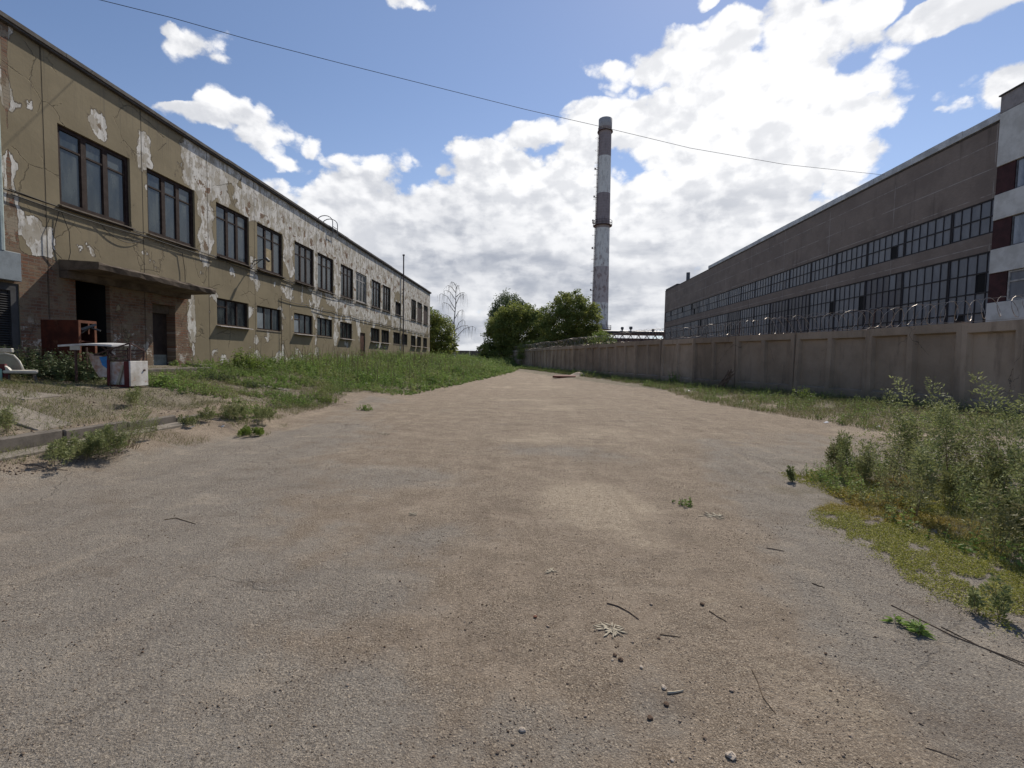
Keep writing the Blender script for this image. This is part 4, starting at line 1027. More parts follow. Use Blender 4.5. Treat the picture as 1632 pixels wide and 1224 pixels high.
# nearer clumps at the wall foot and thin cover on the raised bank
P = scatter(9000, -11.2, -5.6, 8.8, 16.5, lambda X, Y: clump(X, Y, 1.7, .02) & ((X > -10.3) | (Y > 15.5)) & (X < np.interp(Y, EY, EX) - .4))
weeds(vg, P, rng.uniform(.05, .26, len(P)), 10, .05, .024)

o = vg.build('weed_field', [M['leaf_weed'], M['dry']]); tag(o, 'dense green weeds growing along the left factory wall', 'weeds', kind='stuff')

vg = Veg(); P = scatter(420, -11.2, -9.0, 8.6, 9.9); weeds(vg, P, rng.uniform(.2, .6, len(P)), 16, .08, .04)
o = vg.build('dark_weeds', [M['leaf_dark'], M['dry']]); tag(o, 'dark weeds filling the space behind the chair and table', 'weeds', kind='stuff')  # darker species, the leaf colour itself is dark
# low grass: bank, verges
vg = Veg()
P = scatter(70000, -11.0, -5.2, 5, 19, lambda X, Y: (clump(X, Y, 1.9, .04) | clump(X + 4, Y, 5., .16) | (vnoise(X + 3, Y, .8) > .25)) & (X < np.interp(Y, EY, EX) - .2))
grass(vg, P, rng.uniform(.03, .12, len(P)), w_=.006)
P = scatter(9000, -6.35, -4.3, 4.4, 9.5, lambda X, Y: clump(X, Y, 2.6, .12) & (X < np.interp(Y, [4, 6, 8, 9], [-5.9, -5.8, -4.8, -5.0])))
grass(vg, P, rng.uniform(.03, .11, len(P)), w_=.005)
def verge(X, Y):
    fx = np.interp(Y, FYs, FXs); lim = np.interp(Y, [9, 9.9, 10.6, 13.8, 17.9, 24, 30.6, 42, 60], [9.9, 9.2, 7.7, 7.3, 6.3, 6.2, 4.9, 2.3, -1.7])
    return (X < fx - .12) & (X > lim + .3 * vnoise(X * 0, Y, 3.))
P = scatter(110000, 0, 12.6, 8.6, 34, verge); dn = vnoise(P[:, 0], P[:, 1], 1.4) > -.32; P = P[dn]
grass(vg, P, rng.uniform(.05, .20, len(P)) * (1 + .4 * vnoise(P[:, 0], P[:, 1], 2.)), w_=.010)
P = scatter(34000, -4, 8, 34, 74, verge); grass(vg, P, rng.uniform(.08, .3, len(P)), w_=.03)
o = vg.build('verge_grass', [M['leaf_grass']]); tag(o, 'thin grass patches along the road verges', 'grass', kind='stuff')
vg = Veg()
P = scatter(20000, 0, 12.6, 9, 34, lambda X, Y: verge(X, Y) & clump(X, Y, 1.6, .0)); weeds(vg, P, rng.uniform(.08, .34, len(P)), 9, .055, .028)
P = scatter(9000, -4, 8, 34, 76, verge); weeds(vg, P, rng.uniform(.15, .5, len(P)), 8, .13, .07)
P = scatter(500, 11.2, 12.6, 4, 9.5, None); weeds(vg, P, rng.uniform(.08, .3, len(P)), 9, .05, .03)
o = vg.build('verge_weeds', [M['leaf_weed'], M['dry']]); tag(o, 'patchy leafy weeds at the foot of the concrete fence', 'weeds', kind='stuff')

# yellow-green moss and clover carpet at the right
vg = Veg()
MP = np.array([(1295, 808), (1300, 835), (1380, 868), (1430, 905), (1480, 940), (1560, 975), (1640, 1010), (1760, 1060), (1800, 900), (1640, 850), (1560, 800), (1420, 790), (1330, 780), (1290, 770), (1262, 745), (1330, 750), (1300, 800)], float)
MW = np.array([G(x, y)[:2] for x, y in [(1295, 812), (1310, 838), (1380, 868), (1430, 905), (1480, 940), (1560, 975), (1640, 1010), (1760, 1060), (1800, 900), (1640, 850), (1560, 810), (1430, 795), (1340, 800)]])
def inpoly(X, Y, P_):
    r_ = np.zeros(len(X), bool); j = len(P_) - 1
    for i in range(len(P_)):
        xi, yi = P_[i]; xj, yj = P_[j]; c = ((yi > Y) != (yj > Y)) & (X < (xj - xi) * (Y - yi) / (yj - yi + 1e-12) + xi); r_ ^= c; j = i
    return r_
X = rng.uniform(2.3, 5, 420000); Y = rng.uniform(2.2, 6.2, 420000); jx = vnoise(X, Y, 7.) * .22 + vnoise(X, Y, 23.) * .10 + rng.normal(0, .07, len(X)); k = inpoly(X + jx, Y + jx, MW) & (vnoise(X, Y, 8) + .5 * vnoise(X, Y, 27) > -.30)
P = gp(X[k], Y[k]); P[:, 2] += rng.uniform(0, .035, len(P))
vg.add(leaves(P, rdir(len(P), .35), .011 * rng.uniform(.6, 1.5, len(P)), .007), rng.uniform(0, 1, len(P)))
P = scatter(5000, 3.3, 4.6, 5.3, 6.5, lambda X, Y: vnoise(X, Y, 7) > -.3); P = P[P[:, 0] > 3.42 + .1 * vnoise(P[:, 0] * 0, P[:, 1], 9)]; vg.add(leaves(P, rdir(len(P), .8), .05, .008), rng.uniform(0, 1, len(P)))
P2 = scatter(15000, 3.0, 5.2, 5.0, 7.0, lambda X, Y: clump(X, Y, 3, -.1) & (X > np.interp(Y, [5, 6.0, 6.5, 7.0], [3.35, 3.45, 3.8, 4.6]) + .15 * vnoise(X, Y, 9))); P2[:, 2] += rng.uniform(0, .06, len(P2)); vg.add(leaves(P2, rdir(len(P2), .5), .03, .014), rng.uniform(0, 1, len(P2)))
o = vg.build('moss_carpet', [M['leaf_moss']]); tag(o, 'yellow green moss and clover creeping over the asphalt edge', 'moss', kind='stuff')
vg = Veg()
P = scatter(26000, 3.05, 7.5, 2.4, 8.0, lambda X, Y: (X > np.interp(Y, [2.4, 3.2, 4.5, 6.4, 8], [3.3, 3.4, 3.4, 3.6, 5.2])) & (Y < 7.0) & clump(X, Y, 2.5, -.15))
grass(vg, P, rng.uniform(.03, .15, len(P)), w_=.005)
P = scatter(2600, 3.2, 7.5, 2.6, 7.4, lambda X, Y: (X > np.interp(Y, [2.4, 3.2, 4.5, 6.4, 8], [3.5, 3.5, 3.4, 3.6, 5.2])) & clump(X, Y, 2, -.1))
weeds(vg, P, rng.uniform(.06, .24, len(P)), 12, .045, .018, k=1, ks=0)
o = vg.build('undergrowth', [M['leaf_grass'], M['leaf_weed']]); tag(o, 'tangled low undergrowth beneath the tall weeds at the right', 'weeds', kind='stuff')

# tall mugwort plants, one object each
GRP = 'tall feathery weeds at the right verge'
def mugplant(x, y, h, stems, nl, label, group, seed, lean=(0, 0), wd=.2, L=.046, Wd=.015, mat='leaf_mug', name='tall_weed', spread=.013):
    rr = np.random.default_rng(seed); v = Veg(); z = g1(x, y)
    P = np.stack([x + np.clip(rr.normal(0, spread, stems), -1.6 * spread, 1.6 * spread), y + np.clip(rr.normal(0, spread, stems), -1.6 * spread, 1.6 * spread), np.full(stems, z - .01)], 1)
    mug(v, P, h * rr.uniform(.6, 1.05, stems), nl, rr=rr, lean=np.array(lean), width=wd, L=L, Wd=Wd)
    o = v.build(name, [M[mat], M['dry']], None, (x, y, z)); tag(o, label, 'weed', group); return o
spots = []
for i in range(56):
    for _ in range(30):
        y = rnd.uniform(3.4, 7.3); x = rnd.uniform(3.5, 7.2)
        if x > np.interp(y, [3, 4.5, 6.2, 7.4], [3.5, 3.8, 3.85, 4.7]) and all((x - a) ** 2 + (y - b) ** 2 > .07 for a, b in spots): break
    spots.append((x, y))
for i, (x, y) in enumerate(spots):
    if i % 5 < 2: mugplant(x, y, rnd.uniform(.6, 1.15), rnd.randint(3, 5), 80, 'thin leggy weed with sparse seed heads in the thicket by the right verge', GRP, 100 + i, lean=(rnd.uniform(-.2, .25), 0), L=.032, Wd=.013, wd=.15)
    elif i % 5 < 4: mugplant(x, y, rnd.uniform(.5, .95), rnd.randint(3, 5), 170, 'feathery grey green weed in the thicket by the right verge', GRP + ', leafy ones', 100 + i, lean=(rnd.uniform(-.12, .2), 0), L=.055, Wd=.015)
    else: mugplant(x, y, rnd.uniform(.4, .7), rnd.randint(4, 6), 150, 'bushy yellow green weed low in the thicket by the right verge', GRP + ', low ones', 100 + i, lean=(rnd.uniform(-.1, .1), 0), L=.05, Wd=.014, wd=.24, mat='leaf_grass')
for i, (px_, py_, h) in enumerate([(1510, 760, 1.3), (1600, 800, 1.35), (1440, 745, 1.1)]):
    x, y, z = G(px_, py_); mugplant(x, y, h, 5, 420, ['tallest feathery weed with arching silvery tips, in front of the fence', 'tall leaning feathery weed at the right edge of the picture', 'upright bushy weed at the middle of the thicket'][i], None, 300 + i, lean=(-.12 + .1 * i, 0), wd=.3)
for i, (px_, py_, h) in enumerate([(1262, 768, .22), (1380, 765, .62), (1340, 765, .55)]):
    x, y, z = G(px_, py_); mugplant(x, y, h, 7, 70 if i else 130, ['short bushy weed at the tip of the right verge', 'sparse dry brown seed stems standing at the thicket front', 'thin leggy seed stems leaning left at the thicket front'][i], None, 320 + i, lean=(-.15, 0), mat='leaf_mug', L=.02, wd=.15)
x, y, z = G(1590, 985); mugplant(x, y, .32, 4, 60, 'thin wispy seedling beside the broken asphalt at lower right', None, 330, L=.03, wd=.2)
x, y, z = G(1548, 975); mugplant(x, y, .22, 4, 50, 'small pale seedling among white chips at lower right', None, 331, L=.03, wd=.2)
# left kerb weeds
for i, (px_, py_, h, st_, lb, mt_) in enumerate([(160, 728, .42, 30, 'dense dark green weed clump sprawling over the kerb gutter', 'leaf_mug'), (205, 712, .78, 24, 'tall leaning seed stems rising over the near kerb', 'leaf_mug'), (105, 735, .28, 18, 'low green clump at the left foot of the kerb', 'leaf_mug'),
                                     (235, 700, .40, 8, 'grey green weed beside the kerb, right of the dense clump', 'leaf_mug'), (370, 668, .38, 16, 'scrubby weed at the broken end of the kerb', 'leaf_mug'), (415, 672, .34, 16, 'bushy weed on the bank beyond the kerb end', 'leaf_mug'), (300, 680, .22, 7, 'short weed against the middle of the kerb', 'leaf_mug'), (8, 690, .35, 6, 'thin weed at the left picture edge before the kerb', 'leaf_mug'), (400, 694, .16, 22, 'flat green weed patch at the asphalt edge left of the road', 'leaf_bush'), (215, 650, .4, 7, 'wiry weed standing behind the kerb stones', 'leaf_mug'), (330, 672, .3, 7, 'dry weed by the last kerb stone', 'leaf_mug')]):
    x, y, z = G(px_, py_); mugplant(x, y, h, st_, 150, lb, None, 400 + i, lean=(.45 if i == 1 else .3 if i < 4 else .05, 0), mat=mt_, L=.016 if i in (1, 3) else .032, Wd=.008 if i in (1, 3) else .012, wd=.14 if i in (1, 3) else .30, spread=.13 if st_ > 10 else .05)
# leafy single plants
def leafy(px_, py_, r_, h, n, L, Wd, name, label, cat, mat, seed, group=None, xyz=None):
    x, y, z = xyz or G(px_, py_); rr = np.random.default_rng(seed); v = Veg()
    m_ = max(6, n // 14); P = np.stack([x + rr.normal(0, r_ * .36, m_), y + rr.normal(0, r_ * .36, m_), np.full(m_, z - .01)], 1)
    d2 = ((P[:, 0] - x) ** 2 + (P[:, 1] - y) ** 2) / (r_ * r_); weeds(v, P, h * rr.uniform(.6, 1., m_) * np.exp(-d2 * .5), 14, L, Wd, rr=rr)
    o = v.build(name, [M[mat], M['dry']], None, (x, y, z)); tag(o, label, cat, group); return o
leafy(380, 590, .75, .85, 1500, .10, .055, 'bush', 'bright green leafy bush against the ochre factory wall', 'bush', 'leaf_bush', 51, xyz=(-10.3, 16.4, g1(-10.3, 16.4)))
leafy(420, 580, .35, .4, 300, .10, .055, 'bush', 'small reddish green shrub right of the bright bush at the wall', 'bush', 'leaf_weed', 52, xyz=(-10.8, 18.9, g1(-10.8, 18.9)))
leafy(520, 642, .42, .28, 900, .045, .02, 'weed_tuft', 'round green weed tuft on the bare bank left of the road', 'weed', 'leaf_bush', 53)
leafy(582, 654, .22, .2, 260, .06, .03, 'weed_tuft', 'small dark green tuft alone on the road edge', 'weed', 'leaf_weed', 54)
leafy(1092, 806, .10, .13, 150, .035, .016, 'weed_tuft', 'tiny green weed sprouting alone in the middle of the gravel', 'weed', 'leaf_weed', 55)
leafy(1450, 1005, .10, .07, 110, .075, .02, 'dandelion_plant', 'flat dandelion rosette with long leaves on cracked asphalt', 'weed', 'leaf_weed', 56)
leafy(1075, 605, .5, .9, 300, .11, .06, 'weed_clump', 'dark bushy weed clump at the fence foot beyond the stick bundle', 'weed', 'leaf_weed', 57, xyz=(7.6, 25.6, .25))
leafy(1290, 630, .55, .5, 420, .08, .045, 'weed_clump', 'broad pale green burdock clump by the fence foot', 'weed', 'leaf_bush', 58, xyz=(9.9, 17.4, .25))
leafy(828, 580, 1.6, 2.4, 900, .22, .12, 'shrub', 'pale green shrub at the far end of the fence', 'shrub', 'leaf_bush', 59, xyz=(-3.4, 72, .2))
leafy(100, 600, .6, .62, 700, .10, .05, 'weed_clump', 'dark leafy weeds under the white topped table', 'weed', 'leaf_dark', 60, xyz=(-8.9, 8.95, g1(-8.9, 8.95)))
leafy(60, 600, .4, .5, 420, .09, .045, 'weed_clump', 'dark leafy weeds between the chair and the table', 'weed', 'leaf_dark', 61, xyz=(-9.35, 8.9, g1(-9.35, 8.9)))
leafy(60, 600, .4, .35, 300, .09, .045, 'weed_clump', 'leafy weeds beside the white side of the broken cupboard', 'weed', 'leaf_weed', 62, xyz=(-7.5, 9.3, g1(-7.5, 9.3)))
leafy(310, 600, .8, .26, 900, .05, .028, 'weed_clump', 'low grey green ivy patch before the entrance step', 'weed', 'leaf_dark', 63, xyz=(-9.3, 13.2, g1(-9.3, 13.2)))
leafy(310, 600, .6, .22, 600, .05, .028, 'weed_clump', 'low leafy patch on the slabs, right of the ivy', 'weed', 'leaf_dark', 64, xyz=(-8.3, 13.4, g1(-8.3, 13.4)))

# trees
def limb(mb, a, b, r0, r1, rr, n=5, wob=.06, k=0, ns=7):
    a = Vector(a); b = Vector(b); L = (b - a).length; p_ = []
    for i in range(n + 1):
        t_ = i / n; w_ = wob * L * math.sin(math.pi * t_) ; p_.append(a.lerp(b, t_) + Vector((rr.normal() * w_ * .4, rr.normal() * w_ * .4, rr.normal() * w_ * .2)))
    mb.tube(p_, [r0 + (r1 - r0) * i / n for i in range(n + 1)], ns, k); return p_
def tree(name, x, y, blobs, nclump, per, leaf, label, cat, mat, seed, trunk_r=.22, bark='bark', droop=False, group=None):
    rr = np.random.default_rng(seed); z0 = g1(x, y) - .1; T = empty(name, (x, y, z0), label, cat, group)
    tk = MB(); hz = max(b[2] for b in blobs); top = (0, 0, hz * .75)
    limb(tk, (0, 0, 0), top, trunk_r, trunk_r * .35, rr, 6, .03)
    for b in blobs:
        for _ in range(3):
            zz = rr.uniform(.25, .7) * hz; limb(tk, (0, 0, min(zz, b[2])), (b[0] + rr.normal() * b[3] * .35, b[1] + rr.normal() * b[4] * .35, b[2] + rr.uniform(-.3, .4) * b[5]), trunk_r * .35, .03, rr, 5, .08)
    tk.build('trunk', M[bark], T, smooth=True)
    vol = np.array([b[3] * b[4] * b[5] for b in blobs]) ** .8; vol /= vol.sum(); v = Veg()
    for bi, b in enumerate(blobs):
        nc = int(nclump * vol[bi]); d_ = rr.normal(size=(nc, 3)); d_ /= np.linalg.norm(d_, axis=1, keepdims=True)
        rad_ = rr.uniform(.45, 1.0, nc) ** .6; C_ = np.array(b[:3]) + d_ * rad_[:, None] * np.array(b[3:6]); C_ = C_[C_[:, 2] > .15]; nc = len(C_)
        cr_ = rr.uniform(.35, .85, nc) * (b[3] + b[5]) / 2 * .30
        idx = np.repeat(np.arange(nc), per); q = rr.normal(size=(len(idx), 3)); q /= np.linalg.norm(q, axis=1, keepdims=True); q *= (rr.uniform(0, 1, len(idx)) ** .45)[:, None]
        if droop: q[:, 2] *= 1.9; q[:, 2] -= .5
        else: q[:, 2] *= .7
        B = C_[idx] + q * cr_[idx][:, None]; tone = rr.uniform(0, .55, nc)
        D = q + rr.normal(0, .5, q.shape)
        if droop: D[:, 2] -= 1.2
        v.add(leaves(B, D, leaf * rr.uniform(.6, 1.3, len(idx)), leaf * .55, rr), np.clip(tone[idx] + rr.uniform(0, .45, len(idx)), 0, 1))
    o = v.build('crown', [M[mat]], T); return T
tree('tree', -3.0, 77, [(0, 0, 6.2, 4.4, 3.5, 4.0), (-2.6, 0, 4.0, 2.8, 3, 3.2), (2.6, 0, 5.2, 3.2, 3, 4.0), (.5, 0, 8.2, 3.2, 3, 2.3), (-1.5, -1, 2.2, 4.2, 3, 2.4), (-4.2, 0, 2.2, 1.8, 2, 2.2), (4.6, 0, 3.4, 3.0, 3, 3.4), (4.2, 0, 7.0, 2.2, 2.5, 2.4)], 760, 60, .30, 'broad dark green tree at the far end of the road', 'tree', 'leaf_tree', 71)
tree('tree', 5.2, 69, [(0, 0, 6.8, 3.6, 3.2, 4.0), (1.8, 0, 7.6, 2.8, 2.6, 3.2), (-2.2, 0, 6.0, 3.0, 3, 3.6), (.2, 0, 9.4, 2.4, 2.4, 2.2), (2.6, 0, 4.6, 2.6, 2.4, 3.2), (0, -.5, 2.8, 4.0, 3, 2.6)], 640, 60, .28, 'tall rounded green tree behind the fence, just left of the chimney', 'tree', 'leaf_tree', 72)
tree('birch_tree', -4.6, 84, [(0, 0, 9.6, 3.0, 2.5, 3.3), (-1.8, 0, 7.4, 2.0, 2, 3.0), (1.6, 0, 9.6, 1.8, 2, 2.4), (3.4, 0, 8.6, 1.6, 2, 2.4), (-.2, 0, 5, 2.4, 2, 3)], 420, 46, .27, 'dark drooping birch rising behind the broad tree', 'tree', 'leaf_treed', 73, .2, 'birch', True)
tree('tree', -13.2, 60, [(0, 0, 3.8, 2.6, 2.6, 3.2), (1.2, 0, 3.0, 2.0, 2.2, 2.8), (-1.6, 0, 4.8, 2.6, 2.4, 2.6), (2.0, -.5, 1.8, 1.5, 1.8, 1.9)], 420, 52, .24, 'dense green tree at the far corner of the left factory', 'tree', 'leaf_tree', 74, .18)
tree('shrub', 8.6, 60, [(0, 0, 3.2, 1.8, 1.6, 1.8), (1.0, 0, 2.6, 1.4, 1.4, 1.6), (-1.0, 0, 2.4, 1.3, 1.4, 1.5)], 190, 42, .2, 'pale green shrub peeping over the fence at the chimney foot', 'shrub', 'leaf_bush', 75, .08)
tree('shrub', 1.0, 66, [(0, 0, 2.6, 2.4, 1.8, 1.6), (-1.8, 0, 2.2, 1.6, 1.6, 1.6)], 160, 42, .22, 'grey green shrub behind the wire at the fence end', 'shrub', 'leaf_tree', 76, .08)
# bare birch
def bare(x, y, label):
    rr = np.random.default_rng(5); z0 = g1(x, y) - .1; T = empty('bare_birch', (x, y, z0), label, 'tree'); tk = MB()
    p_ = limb(tk, (0, 0, 0), (.3, 0, 13.2), .17, .03, rr, 10, .015); tk.build('trunk', M['birch'], T, smooth=True)
    bm_ = MB(); tw = []
    def hang(c, n, L):
        for _ in range(n):
            q = Vector(c) + Vector((rr.normal() * .12, rr.normal() * .12, 0)); l = L * rr.uniform(.4, 1.1); s_ = rr.normal() * .12
            bm_.tube([q, q + Vector((s_, 0, -l * .5)), q + Vector((s_ * 1.1, 0, -l))], [.018, .014, .008], 3)
    for (h, dx, up, n) in ((3.6, 3.2, 2.3, 9), (4.6, 1.6, 2.4, 5), (6.0, -1.3, 1.8, 5), (7.2, 1.3, 1.6, 5), (8.2, -1.9, 1.8, 7), (8.8, -2.2, 2.6, 8), (9.5, 1.5, 1.9, 6), (10.4, -1.6, 1.7, 7), (10.8, 1.5, 1.0, 5), (11.6, -1.1, 1.2, 6), (12.2, .7, .7, 5), (12.8, -.6, .7, 5), (5.2, 2.0, 1.0, 4), (3.8, -2.0, .3, 3)):
        a = Vector((.02 * h, 0, h)); dy = rr.normal() * abs(dx) * .5; e = Vector((dx, dy, h + up)); mid = a.lerp(e, .55) + Vector((0, 0, up * .25)); end = e + Vector((dx * .18, 0, -.25))
        pts_ = [a, a.lerp(mid, .5), mid, mid.lerp(e, .6), e, end]; bm_.tube(pts_, [.06, .05, .04, .032, .025, .016], 4)
        for t_ in pts_[1:]: hang(t_, max(2, n // 3), rr.uniform(.9, 2.4))
    bm_.build('branches', M['twig'], T); return T
bare(-13.6, 80, 'leafless drooping birch standing alone between the factory and the trees')

# ------------------------------------------------------------------ junk in front of the entrance
def thing(name, loc, label, cat, group=None): return empty(name, loc, label, cat, group)
# red rusty cabinet behind
zc = g1(-10.1, 9.95)
cx0, czt = at_y(64, 509, 9.75); cx1 = at_y(124, 509, 9.75)[0]; zc = g1(-10.1, 9.95)
RC = thing('metal_cabinet', (cx0, 9.75, zc), 'large red brown metal cabinet with an open rusty end, before the dark doorway', 'cabinet')
w_, d_, h_ = cx1 - cx0, .42, czt - zc
q = MB(); q.box((0, 0, .1), (w_, .03, h_)); q.box((0, d_ - .03, .1), (w_, d_, h_)); q.box((0, .03, .1), (.03, d_ - .03, h_)); q.box((.03, .03, h_ - .03), (w_, d_ - .03, h_)); q.box((.03, .03, .1), (w_, d_ - .03, .14)); q.box((.03, .03, .72), (w_ - .06, d_ - .03, .75)); q.build('body', M['red_rust'], RC, bevel=.006)
q = MB(); q.box((w_, .0, .12), (w_ + .012, .05, h_)); q.box((w_, d_ - .05, .12), (w_ + .012, d_, h_)); q.box((w_, .05, h_ - .06), (w_ + .012, d_ - .05, h_)); q.box((w_, .22, .9), (w_ + .012, .25, h_ - .06)); q.build('frame', M['orange_rust'], RC)
q = MB(); q.bar((w_ - .05, .12, 1.0), (w_ + .12, .3, 1.12), .05); q.tube([(w_ - .08, .15, .92), (w_ + .02, .25, 1.05), (w_ + .2, .32, .98)], .02, 6); q.build('inner_fittings', M['steel'], RC)
for (a, b) in ((.04, .04), (w_ - .04, .04), (.04, d_ - .04), (w_ - .04, d_ - .04)):
    q = MB(); q.box((a - .02, b - .02, -.02), (a + .02, b + .02, .1)); q.build('leg', M['bar'], RC)
# table with white top
tx, ty = -8.75, 8.75; tz = g1(tx, ty)
TB = thing('work_table', (tx, ty, tz), 'worktable with a warped white top and a thin rusty frame among weeds', 'table')
zt = at_y(110, 553, 8.5)[1] - tz; tl = at_y(92, 553, 8.5)[0] - tx; tr_ = at_y(178, 551, 8.5)[0] - tx
q = MB(); n = 10; vv = []; L0, L1, dpt = tl, tr_, .5
for i in range(n + 1):
    t_ = i / n; x = L0 + (L1 - L0) * t_; zz = zt + .028 * math.sin(t_ * 3.4) + .03 * t_ * t_
    for (yy, dz) in ((-dpt / 2, 0), (dpt / 2, .03), (dpt / 2, .065), (-dpt / 2, .035)): vv.append((x, yy, zz + dz))
ff = [(i * 4 + k, i * 4 + (k + 1) % 4, (i + 1) * 4 + (k + 1) % 4, (i + 1) * 4 + k) for i in range(n) for k in range(4)] + [(3, 2, 1, 0), tuple(n * 4 + k for k in range(4))]
q.add(vv, ff); q.build('table_top', M['white_top'], TB)
q = MB(); q.box((tl + .25, -dpt / 2 - .012, zt - .055), (tl + .45, -dpt / 2 - .002, zt + .02)); q.build('apron', M['cream'], TB)
for (a, b) in ((tl + .3, -.2), (tl + .1, .22), (tr_ - .1, .22)):
    q = MB(); q.bar((a, b, -.04), (a, b, zt + .005), .03); q.build('leg', M['bar'], TB)
# bent open frame standing beside the table
ft = thing('bar_rack', (-7.85, 8.75, g1(-7.85, 8.75)), 'open rack of thin bent rusty bars standing over the broken cupboard', 'rack')
fz = g1(-7.85, 8.75)
def J(px_, py_, Y): a, b = at_y(px_, py_, Y); return (a + 7.85, Y - 8.75, b - fz)
q = MB()
P_ = dict(a=J(172, 616, 8.6), b=J(172, 558, 8.6), c=J(207, 547, 8.6), d=J(207, 616, 8.6), e=J(230, 559, 8.95), f=J(228, 576, 8.95), g=J(150, 566, 8.6), h=J(162, 552, 8.7), i=J(182, 567, 8.6), j=J(150, 612, 8.75), k=J(230, 612, 8.95))
for s_, e_ in (('a', 'b'), ('b', 'c'), ('c', 'd'), ('c', 'e'), ('e', 'f'), ('b', 'e'), ('g', 'b'), ('h', 'i'), ('f', 'k'), ('g', 'i')): q.bar(P_[s_], P_[e_], .022)
q.bar(J(172, 574, 8.6), J(207, 574, 8.6), .022); q.bar(J(173, 571, 8.6), J(228, 562, 8.95), .018); q.build('bars', M['bar'], ft)
def plate(name, pts_px, Ys, th, mat, label, cat, parts=None):
    P3 = [at_y(a, b, Y) for (a, b), Y in zip(pts_px, Ys)]; P3 = [Vector((p_[0], Y, p_[1])) for p_, Y in zip(P3, Ys)]
    c = P3[0].copy(); q = MB(); nrm = (P3[1] - P3[0]).cross(P3[2] - P3[0]).normalized(); nrm = nrm if nrm.y > 0 else -nrm
    q.prism([p_ - c for p_ in P3], nrm * th); o = q.build(name, mat); o.location = c; tag(o, label, cat); return o, c, nrm
o, c, nm = plate('painted_panel', [(139, 562), (171, 570), (170, 601), (158, 601), (148, 585)], [8.75, 8.66, 8.62, 8.66, 8.70], .02, M['peeled'], 'tapered pinkish panel with a blue corner leaning under the table', 'panel')
bq = MB(); pp = [Vector((*([at_y(a, b, 8.61)[0]]), 8.61, at_y(a, b, 8.61)[1])) - c for a, b in ((158, 569), (172, 568), (171, 588), (163, 582))]
bq.prism(pp, (0, .006, 0)); bq.build('blue_patch', M['blue'], o)
CBL = thing('broken_cupboard', (*at_y(173, 616, 8.55)[:1], 8.55, g1(-7.9, 8.55)), 'broken open cupboard with peeling orange boards, red posts and a white side', 'cupboard')
def BX(name, px0, px1, py0, py1, Y, th, mat, par, base):
    xa, za = at_y(px0, py1, Y); xb, zb = at_y(px1, py0, Y); q = MB(); q.box((xa - base[0], Y - base[1], za - base[2]), (xb - base[0], Y + th - base[1], zb - base[2])); return q.build(name, mat, par, bevel=.004)
base = tuple(CBL.location)
BX('back_panel', 173, 197, 577, 614, 8.62, .02, M['peeled'], CBL, base)
BX('post', 171, 173.5, 574, 617, 8.55, .03, M['maroon'], CBL, base); BX('post', 198, 206, 576, 617, 8.55, .05, M['maroon'], CBL, base)
BX('shelf', 173, 200, 613.5, 616.5, 8.56, .3, M['maroon'], CBL, base)
q = MB(); b0 = [Vector((at_y(a, b, 8.58)[0], 8.58, at_y(a, b, 8.58)[1])) - Vector(base) for a, b in ((184, 614), (189, 614), (197, 582), (194, 582))]; q.prism(b0, (0, .02, 0)); q.build('loose_board', M['straw'], CBL)
xa, _ = at_y(208, 600, 8.5); zt_ = at_y(208, 575.5, 8.5)[1] - base[2]
q = MB(); zb_ = at_y(208, 616, 8.5)[1] - base[2]; q.box((xa - base[0] - .03, -.05, zb_), (xa - base[0], .36, zt_)); o = q.build('side_panel', M['white_paint'], CBL, bevel=.005); o['label'] = 'white painted side panel'
q = MB(); q.tube([(xa - base[0] - .001, .26, zt_ * .64), (xa - base[0] + .02, .26, zt_ * .64)], .018, 8); q.build('handle', M['bar'], CBL)
q = MB(); q.box((xa - base[0] - .51, .37, 0), (xa - base[0] - .035, .39, zt_ - .02)); q.build('rear_panel', M['door_dark'], CBL)
